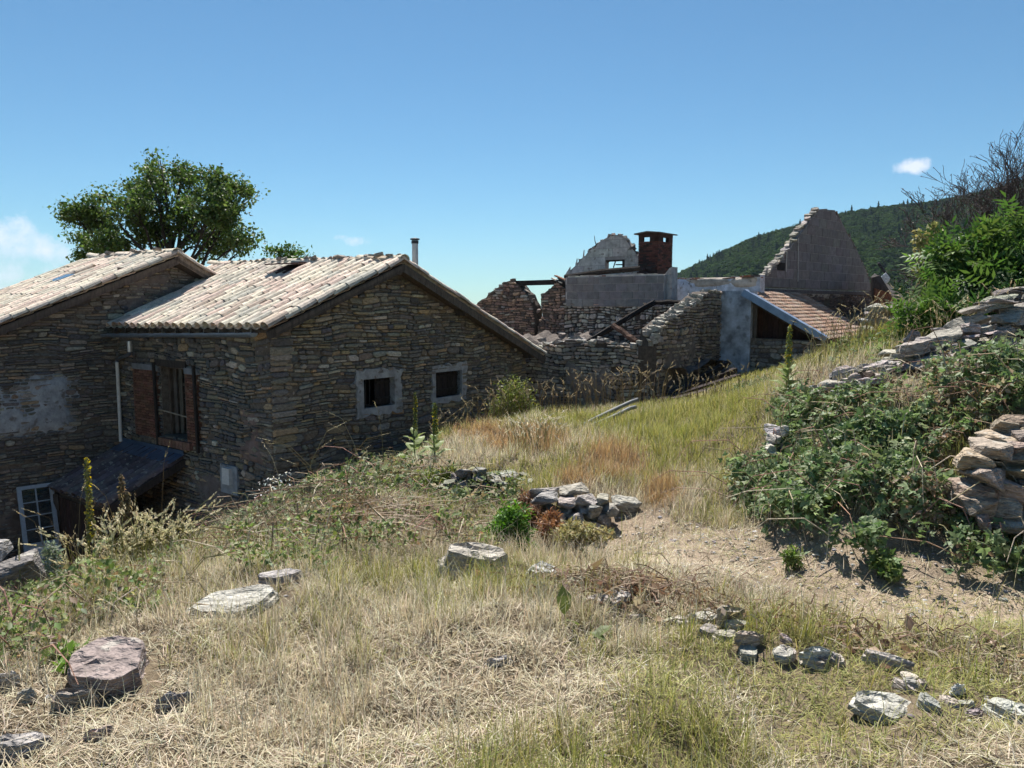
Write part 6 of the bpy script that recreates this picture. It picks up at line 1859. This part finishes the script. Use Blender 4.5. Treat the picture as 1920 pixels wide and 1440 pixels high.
def litter():
    # heap of dead stalks and the curled brown leaves
    for label, name, c, r, n, cols, len_, cat in (
        ('heap of dry pale stalks lying in the hollow before the low wall', 'dead_stalks', (700, 985, 6.0), (1.25, .7), 900, [(.36, .28, .2), (.46, .38, .28), (.25, .18, .12)], .34, 'stalks'),
        ('pile of withered brown leaves and stalks beside the split white stone', 'withered_pile', (1180, 1115, 4.25), (.6, .3), 420, [(.30, .20, .13), (.22, .14, .09), (.42, .33, .22)], .13, 'stalks'),
        ('band of reddish dead stems along the flat stones by the track', 'dead_stems', (1450, 1205, 3.75), (1.1, .34), 420, [(.34, .25, .17), (.44, .36, .26), (.26, .16, .11)], .09, 'stalks')):
        p = P(*c); st = MB(); 
        for i in range(n):
            x, y = p.x + random.gauss(0, r[0] * .5), p.y + random.gauss(0, r[1] * .5)
            if name == 'dead_stems': y -= (x - p.x) * .45
            z = gz(x, y) + abs(random.gauss(0, .05)) + .01
            an = random.uniform(0, 6.28); L = len_ * random.uniform(.4, 1.5)
            a = Vector((x, y, z)); d = Vector((math.cos(an), math.sin(an), random.uniform(-.1, .25)))
            st.tube([a, a + d * L * .5 + Vector((0, 0, random.uniform(0, .04))), a + d * L], [.0035, .003, .002], 3, jit(random.choice(cols), .2), cap=False)
        o = st.build(name, M_GRASS); tagged(o, label, cat, kind='stuff')
        acc = Acc(); m = n // 2
        q = np.stack([rng.normal(p.x, r[0] * .45, m), rng.normal(p.y, r[1] * .45, m), np.zeros(m)], 1)
        if name == 'dead_stems': q[:, 1] -= (q[:, 0] - p.x) * .45
        q[:, 2] = TZ(q[:, 0], q[:, 1]) + rng.uniform(.01, .08, m)
        leaves_at(acc, q, .05 if name != 'withered_pile' else .07, cols, [2, 2, 1], up=.6)
        l = acc.build('dead_leaves', M_LEAF, o); l['kind'] = 'stuff'
    acc = Acc(); p = P(515, 935, 7.2); n = 70
    q = np.stack([rng.normal(p.x, .10, n), rng.normal(p.y, .08, n), np.zeros(n)], 1); q[:, 2] = TZ(q[:, 0], q[:, 1]) + rng.uniform(.26, .42, n)
    leaves_at(acc, q, .026, [(.75, .74, .7), (.6, .6, .55)], [2, 1], up=.8)
    o = acc.build('white_flowers', M_LEAF); tagged(o, 'cluster of small white flowers among the brambles near the meter box', 'flowers', kind='stuff')
    # gravel and stone chips on the trodden track
    ico = bmesh.new(); bmesh.ops.create_icosphere(ico, subdivisions=1, radius=.5); pv = np.array([v.co[:] for v in ico.verts]); pf = np.array([[v.index for v in f.verts] for f in ico.faces]); ico.free()
    pv = pv * (1 + .25 * np.sin(pv @ np.array([7.1, 3.3, 5.2])))[:, None]
    V, px, py = sample_ground(34000, -3, 4.5, 2.2, 7)
    pd = path_d(V[:, 0], V[:, 1]); k = rng.random(len(V)) < np.where(pd < .5, .5, .035)
    V = V[k]; n = len(V); s = rng.gamma(2, .006, n).clip(.004, .045)
    acc = Acc(); acc.add(*scatter(pv, pf, V, rotz(rng.random(n) * 6.28), np.stack([s * 1.3, s, s * .5], 1), mixcols(n, [(.36, .34, .33), (.46, .44, .41), (.26, .24, .23), (.40, .33, .27)], [3, 2, 2, 2], .15)))
    o = acc.build('gravel', M_PLAIN); tagged(o, 'small stone chips scattered over the bare track', 'gravel', kind='stuff')
litter()

# ================================================================== stones, walls of loose stones, odds and ends
GREY, PURP, TAN_ = (.34, .325, .30), (.25, .205, .19), (.36, .30, .24)
def stone_px(label, x0, x1, y0, y1, thick=.12, col=GREY, seed=1, tilt=(0, 0, 0), flat=.75, sink=.4, name='stone', cuts=2, rough=.035, group=None, dk=.8, style='slab', dome=.06):
    """a loose stone seen in that part of the photograph, resting on the ground"""
    p = hit((x0 + x1) / 2, y0 * .35 + y1 * .65)
    k = p.y / FPX * 1.04
    w = (x1 - x0) * k * 1.16; slope = max(.25, (p.z - EYE.z) / -p.y)
    d = max(.3 * w, ((y1 - y0) * k - thick * .7) / slope * dk); d = min(d, w * 1.2)
    if w > .12: BARE.append((p.x, p.y, w * .5, d * .5, tilt[2]))
    rock(name, p + Vector((0, 0, thick * (.5 - sink))), (w, d, thick), tilt, seed, col, None, label, group, rough=rough, cuts=cuts, pts=22, style=style, dome=dome)
stone_px('large layered purple-brown boulder in the dry grass', 125, 298, 1207, 1312, .12, PURP, 19, (.26, .14, -.25), sink=.1, rough=.06, dk=1.25)
stone_px('long flat grey slab with a smaller slab on its end', 345, 540, 1098, 1175, .08, GREY, 23, (.12, -.04, .30), sink=.15, dk=1.3)
stone_px('thin grey slab lying on the end of the long slab', 480, 562, 1086, 1116, .04, GREY, 24, (.02, -.06, .3), sink=-1.2)
stone_px('rounded pale boulder half sunk in straw beside the vivid green bush', 806, 978, 1026, 1104, .21, (.37, .335, .285), 35, (.16, .05, .2), sink=.22, rough=.035, dome=.3, dk=1.1)
stone_px('split white-grey stone right of the rounded boulder', 975, 1052, 1058, 1112, .10, (.48, .46, .43), 46, (.35, .2, .5), sink=.15)
stone_px('flat grey slab cut by the bottom corner, partly overgrown', -20, 96, 1368, 1435, .08, GREY, 57, (.08, -.05, .2), sink=.3, dk=1.3)
stone_px('small stone with a rust-brown broken face by the layered boulder', 96, 182, 1293, 1342, .08, (.30, .25, .21), 58, (.3, .1, .4), sink=.2)
stone_px('little grey stone left of the rust-faced stone', 32, 74, 1308, 1334, .06, GREY, 59, (0, .1, .4), sink=.3)
stone_px('low splintered dark stone below the layered boulder', 296, 366, 1310, 1348, .07, (.27, .26, .26), 60, (0, .1, .4), sink=.25)
stone_px('broad flat stone in green grass near the dead stems', 1600, 1728, 1282, 1360, .09, (.40, .38, .345), 61, (.10, -.05, .1), sink=.6, dk=1.3)
stone_px('flat pale slab leaving the frame beside the green grass', 1838, 1950, 1303, 1368, .08, (.40, .38, .345), 62, (.10, .10, .1), sink=.6, dk=1.3)
stone_px('pale stone at the head of the band of dead stems', 1330, 1402, 1152, 1192, .09, TAN_, 63, (.15, .05, .3), sink=-.05)
stone_px('pale flat stone in the middle of the dead stems', 1372, 1432, 1195, 1222, .06, TAN_, 64, (.15, .05, .3), sink=-.05)
stone_px('small whitish stone where the dead stems turn to grass', 1498, 1562, 1225, 1252, .06, (.45, .43, .4), 65, (.15, .05, .3), sink=-.05)
stone_px('long narrow stone edge above the broad flat stone', 1622, 1708, 1236, 1266, .06, (.42, .38, .34), 66, (0, .2, -.3), sink=-.05)
stone_px('small white stone between the broad flat stone and the cut-off slab', 1776, 1814, 1298, 1316, .05, (.55, .54, .52), 67, (0, .05, .3), sink=.3)
for lab, c_, sz, sd_, cl in (('dark ragged rock with a sunlit top before the loose door', P(18, 1078, 4.35), (.36, .34, .28), 68, (.17, .155, .145)), ('small pale rock perched at the picture edge above the ragged rock', P(-4, 1030, 4.38), (.15, .18, .1), 69, (.30, .28, .26))):
    BARE.append((c_.x, c_.y, sz[0] * .5, sz[1] * .6, 0)); rock('stone', c_, sz, (.1, .05, .3), sd_, cl, None, lab, cuts=1, rough=.07, style='block')
stone_px('tan stone half hidden by herbs below the ragged rock', 66, 112, 1100, 1145, .16, TAN_, 70, (.1, .3, .2), sink=.2)
stone_px('smooth cream-coloured stone at the picture edge', -25, 42, 1273, 1312, .10, (.55, .51, .44), 71, (.05, .1, .2), sink=.3)
stone_px('single pale block right of the low stone wall', 1148, 1196, 934, 966, .13, (.40, .37, .33), 72, (.2, .1, .2), sink=.2, style='block')
stone_px('small grey stone in the grass before the pale block', 1112, 1142, 976, 994, .08, GREY, 73, (.1, .1, .2), sink=.2)
stone_px('flat pale stone by the withered leaf pile', 1040, 1082, 1018, 1036, .06, (.4, .38, .34), 74, (0, .05, .3), sink=.3)
stone_px('pinkish stone lying in straw near the picture bottom', 160, 212, 1365, 1395, .05, (.42, .33, .28), 75, (0, .05, .3), sink=.4)
stone_px('grey flat stone in straw below the rounded boulder', 905, 960, 1238, 1262, .05, (.40, .39, .37), 76, (0, .05, .3), sink=.45)

def stack(name, label, rows, col, base_seed, cat='wall', depth=.28):
    """a dry wall: rows of (x0, x1, y, stone height px, Y) photo lines from the bottom up"""
    p = P((rows[0][0] + rows[0][1]) / 2, rows[0][2], rows[0][4])
    t = thing(name, label, cat, (p.x, p.y, gz(p.x, p.y))); t['kind'] = 'thing'; s = base_seed
    for x0, x1, y, h, Y, wd in rows:
        x = x0
        while x < x1 - wd * .3:
            w = min(wd * random.uniform(.6, 1.5), x1 - x + wd * .2); k = Y / FPX
            c = P(x + w / 2, y - h / 2 + random.uniform(-.12, .12) * h, Y + random.uniform(-.06, .06))
            rock('stone', c, (w * k * 1.14, depth * random.uniform(.7, 1.2), h * k * random.uniform(1.25, 1.7)), (random.uniform(-.12, .12), random.uniform(-.14, .14), random.uniform(-.35, .35)), s, jit(col, .28), t, cuts=1, pts=18, rough=.045, style='block')
            s += 1; x += w
    return t
stack('dry_stone_wall', 'low dry-stone wall remnant at the edge of the meadow', [(812, 985, 934, 12, 7.85, 20), (816, 1000, 923, 12, 7.9, 22), (835, 995, 912, 12, 7.93, 24), (848, 990, 901, 12, 7.97, 22), (855, 905, 891, 13, 8.0, 28), (862, 980, 894, 8, 8.1, 60)], (.29, .265, .235), 700)
stack('stone_wall_end', 'crumbling end of the low dry wall beside the rust-brown bush', [(1035, 1120, 1008, 15, 6.35, 20), (1030, 1130, 994, 16, 6.4, 24), (1022, 1140, 979, 17, 6.43, 28), (1010, 1150, 963, 18, 6.47, 32), (995, 1150, 947, 18, 6.5, 36), (985, 1110, 931, 18, 6.6, 44)], (.33, .30, .265), 760)
stack('retaining_wall', 'heavy dry-stone retaining wall below the brambles at the picture edge', [(1815, 1960, 985, 26, 4.85, 46), (1790, 1960, 962, 30, 4.88, 60), (1785, 1960, 935, 30, 4.9, 70), (1805, 1960, 908, 30, 4.95, 64), (1800, 1960, 880, 34, 5.0, 88), (1830, 1960, 850, 24, 5.08, 56), (1850, 1960, 830, 20, 5.15, 50), (1865, 1960, 812, 18, 5.22, 44), (1885, 1960, 797, 14, 5.3, 36)], (.34, .27, .215), 800, depth=.34)
stack('stone_stack', 'stacked flat stones at the end of the shed roof', [(1615, 1715, 640, 16, 11.2, 44), (1612, 1712, 625, 14, 11.25, 40), (1618, 1710, 610, 14, 11.3, 44), (1622, 1705, 596, 12, 11.35, 48), (1625, 1690, 584, 12, 11.4, 60)], (.32, .30, .27), 860)
stack('bank_end_wall', 'small pale stones facing the end of the bramble bank', [(1440, 1470, 870, 19, 6.75, 22), (1436, 1468, 850, 18, 6.8, 22), (1438, 1470, 830, 18, 6.85, 24), (1436, 1472, 814, 16, 6.9, 26)], (.42, .39, .35), 900, depth=.2)

def rubble_line():
    line = [(1052, 1105), (1130, 1125), (1240, 1150), (1330, 1175), (1400, 1205), (1480, 1225), (1560, 1245), (1640, 1275), (1740, 1310), (1840, 1335)]
    spots = []
    for i in range(34):
        f = random.uniform(0, len(line) - 1.001); k = int(f); f -= k
        spots.append((line[k][0] * (1 - f) + line[k + 1][0] * f + random.gauss(0, 16), line[k][1] * (1 - f) + line[k + 1][1] * f + random.gauss(0, 12), random.uniform(20, 56)))
    ones = 'first second third fourth fifth sixth seventh eighth ninth tenth eleventh twelfth thirteenth fourteenth fifteenth sixteenth seventeenth eighteenth nineteenth'.split()
    tens = lambda n: ones[n - 1] if n < 20 else ({20: 'twentieth', 30: 'thirtieth'}[n] if n % 10 == 0 else {2: 'twenty-', 3: 'thirty-'}[n // 10] + ones[n % 10 - 1])
    for i, (x, y, w) in enumerate(sorted(spots)):
        q = hit(x, y); k = q.y / FPX; ww = w * k * 1.35; t_ = random.uniform(.03, .06); an = random.uniform(0, 3)
        dd = ww * random.uniform(.55, .95)
        BARE.append((q.x, q.y, ww * .5, dd * .5, an))
        rock('stone', q + Vector((0, 0, t_ * .2)), (ww, dd, t_), (random.uniform(-.05, .2), random.uniform(-.15, .15), an), 1300 + i, jit((.37, .335, .295), .25), None,
             'half-buried rubble stone, ' + tens(i + 1) + ' in the line from the withered leaf pile', 'half-buried rubble stones', cuts=1, style='slab')
rubble_line()
def tumble():
    p = P(1740, 690, 8.0)
    t = thing('tumbled_wall', 'tumbled ridge of flat grey stones running up the bank', 'wall', (p.x, p.y, gz(p.x, p.y))); t['kind'] = 'thing'
    line = [(1560, 752, 7.6), (1620, 735, 7.7), (1690, 702, 7.9), (1750, 680, 8.1), (1800, 655, 8.3), (1850, 632, 8.5), (1900, 612, 8.7), (1950, 596, 8.9)]
    s = 930
    for i in range(190):
        f = (i / 189) * (len(line) - 1); k = min(int(f), len(line) - 2); f -= k
        x = line[k][0] * (1 - f) + line[k + 1][0] * f + random.gauss(0, 14); y = line[k][1] * (1 - f) + line[k + 1][1] * f; Y = line[k][2] * (1 - f) + line[k + 1][2] * f
        lay = i % 3
        c = P(x, y + random.uniform(-8, 16), Y + random.gauss(0, .26))
        g = gz(c.x, c.y); up_ = (x > 1690) * .12 * lay + (x > 1820) * .06 * lay
        c.z = g + .08 + up_ * random.uniform(.4, 1.1)
        w = random.uniform(.14, .42) * (1.15 if x > 1680 else .85)
        rock('stone', c, (w, w * random.uniform(.55, .9), w * random.uniform(.16, .34)), (random.uniform(-.25, .25), random.uniform(-.35, .15), random.uniform(-.7, .7)), s + i, jit((.335, .305, .27), .26), t, cuts=1, pts=18, rough=.04, style=random.choice(('block', 'slab')))
tumble()
stone_px('angular dark block standing on the tumbled ridge', 1688, 1722, 648, 678, .26, (.24, .23, .23), 77, (.2, .6, .3), sink=0)
stone_px('flat mossy slab under the stump', 1562, 1615, 728, 752, .08, (.36, .36, .33), 78, (.0, .1, .3), sink=-.2)
stone_px('pale cap stone on the bank beside the mullein foot', 1508, 1545, 732, 752, .10, (.42, .42, .40), 79, (.0, .1, .3), sink=-.2)
stone_px('orange-brown stone below the pale cap stone', 1515, 1552, 752, 776, .12, (.36, .20, .13), 80, (.0, .1, .3), sink=0)

def stump():
    p = hit(1632, 724); t = MB(); n = 11; k = p.y / FPX
    base = Vector((p.x, p.y, p.z - .06)); H = 40 * k; r = 17 * k
    prof = [(0, 1.25), (.2, 1.05), (.55, .95), (.85, .88)]
    vs, fs = [], []
    for f, q in prof:
        for i in range(n):
            a = 6.283 * i / n; rr = r * q * (1 + .16 * math.sin(a * 3 + 1) + .1 * math.sin(a * 5))
            vs.append(base + Vector((math.cos(a) * rr - f * .05, math.sin(a) * rr, H * f + (.14 * H * math.sin(a * 2.3) if f > .8 else 0))))
    for j in range(3):
        for i in range(n): fs.append((j * n + i, j * n + (i + 1) % n, (j + 1) * n + (i + 1) % n, (j + 1) * n + i))
    fs.append(tuple(3 * n + i for i in range(n)))
    t.add(vs, fs, (.085, .06, .045))
    tagged(t.build('tree_stump', M_BARK, None, centre=True), 'dark rotten tree stump on the tumbled stones', 'stump')
stump()

# old metal rails and a pole lying in the meadow
def rail(label, pts, r, col=(.17, .175, .18), name='metal_rail', mat=None):
    m = MB().tube([Vector(p) for p in pts], r, 8, col); tagged(m.build(name, mat or M_PAINT, None, smooth=True, centre=True), label, 'rail')
rail('upper of two bent grey metal rails rising from the meadow', [P(1082, 803, 12.2), P(1120, 783, 12.6), P(1160, 764, 13.0), P(1182, 754, 13.2), P(1196, 749, 13.25)], .035)
rail('lower of two bent grey metal rails rising from the meadow', [P(1088, 807, 12.0), P(1130, 790, 12.4), P(1165, 774, 12.7), P(1180, 766, 12.85), P(1192, 763, 12.9)], .035)
q0 = [P(948, 800, 12.4), P(985, 797, 12.5), P(1030, 794, 12.6), P(1084, 798, 12.5)]
rail('long weathered pole lying flat in the meadow grass', q0, .022, (.5, .47, .42), 'pole', M_WOOD)

def timber_pile():
    labels = ['lowest dark timber of the pile, half in the grass', 'second dark timber up in the pile by the ruined side wall', 'third dark timber up in the pile by the ruined side wall', 'topmost dark timber of the pile leaning on the pier']
    for i, (a, b, r) in enumerate([(P(1262, 752, 18.3), P(1400, 716, 20.2), .09), (P(1240, 752, 18.9), P(1385, 706, 20.8), .08), (P(1252, 742, 19.3), P(1378, 694, 21.3), .08), (P(1262, 736, 19.8), P(1366, 680, 21.9), .07)]):
        m = MB().bar(a, b, r * 2.0, r * 1.7, (0, 0, 1), jit((.05, .042, .04), .3))
        tagged(m.build('timber', M_CHAR, None, centre=True), labels[i], 'timber', 'dark timbers piled against the ruin')
timber_pile()

# a broad dock leaf standing up in the straw
def dock_leaf():
    p = hit(1058, 1165)
    t = thing('dock_plant', 'single upright dark green dock leaf with smaller leaves in straw', 'plant', p)
    me = np_mesh('dock_leaf', np.array([(0, 0, 0), (-.22, .3, .05), (.22, .3, .05), (-.26, .65, .05), (.26, .65, .05), (0, .35, 0), (0, .65, 0), (0, 1, -.1)]), [(0, 2, 5), (0, 5, 1), (5, 2, 4, 6), (1, 5, 6, 3), (6, 4, 7), (3, 6, 7)], M_LEAF, np.array([.12, .15, .05]))
    for rx, rz, s, off in ((80, .2, .15, (0, 0, .02)), (35, 2.4, .11, (.06, -.12, .02)), (25, -1.0, .12, (.12, -.25, .01)), (20, 1.0, .1, (.18, -.28, .01))):
        o = bpy.data.objects.new('leaf', me); COL.objects.link(o); o.parent = t; o.location = off; o.rotation_euler = (R(rx), 0, rz); o.scale = (s, s, s)
dock_leaf()
brambles()
grass()

# ================================================================== the air between here and the mountain
def haze():
    m = bpy.data.materials.new('haze'); m.use_nodes = True
    n, l = m.node_tree.nodes, m.node_tree.links
    n.remove(n['Principled BSDF'])
    v = n.new('ShaderNodeVolumePrincipled'); v.inputs['Color'].default_value = (.62, .78, 1, 1); v.inputs['Density'].default_value = .00006; v.inputs['Anisotropy'].default_value = .1
    l.new(v.outputs[0], n['Material Output'].inputs['Volume'])
    b = MB().box((-4000, -3000, -75), (9000, 0, 0), (0, 9000, 0), (0, 0, 420))
    o = b.build('haze', m); o['kind'] = 'stuff'; o['label'] = 'faint blue air between the village and the mountain'; o['category'] = 'haze'
if HAZE: haze()
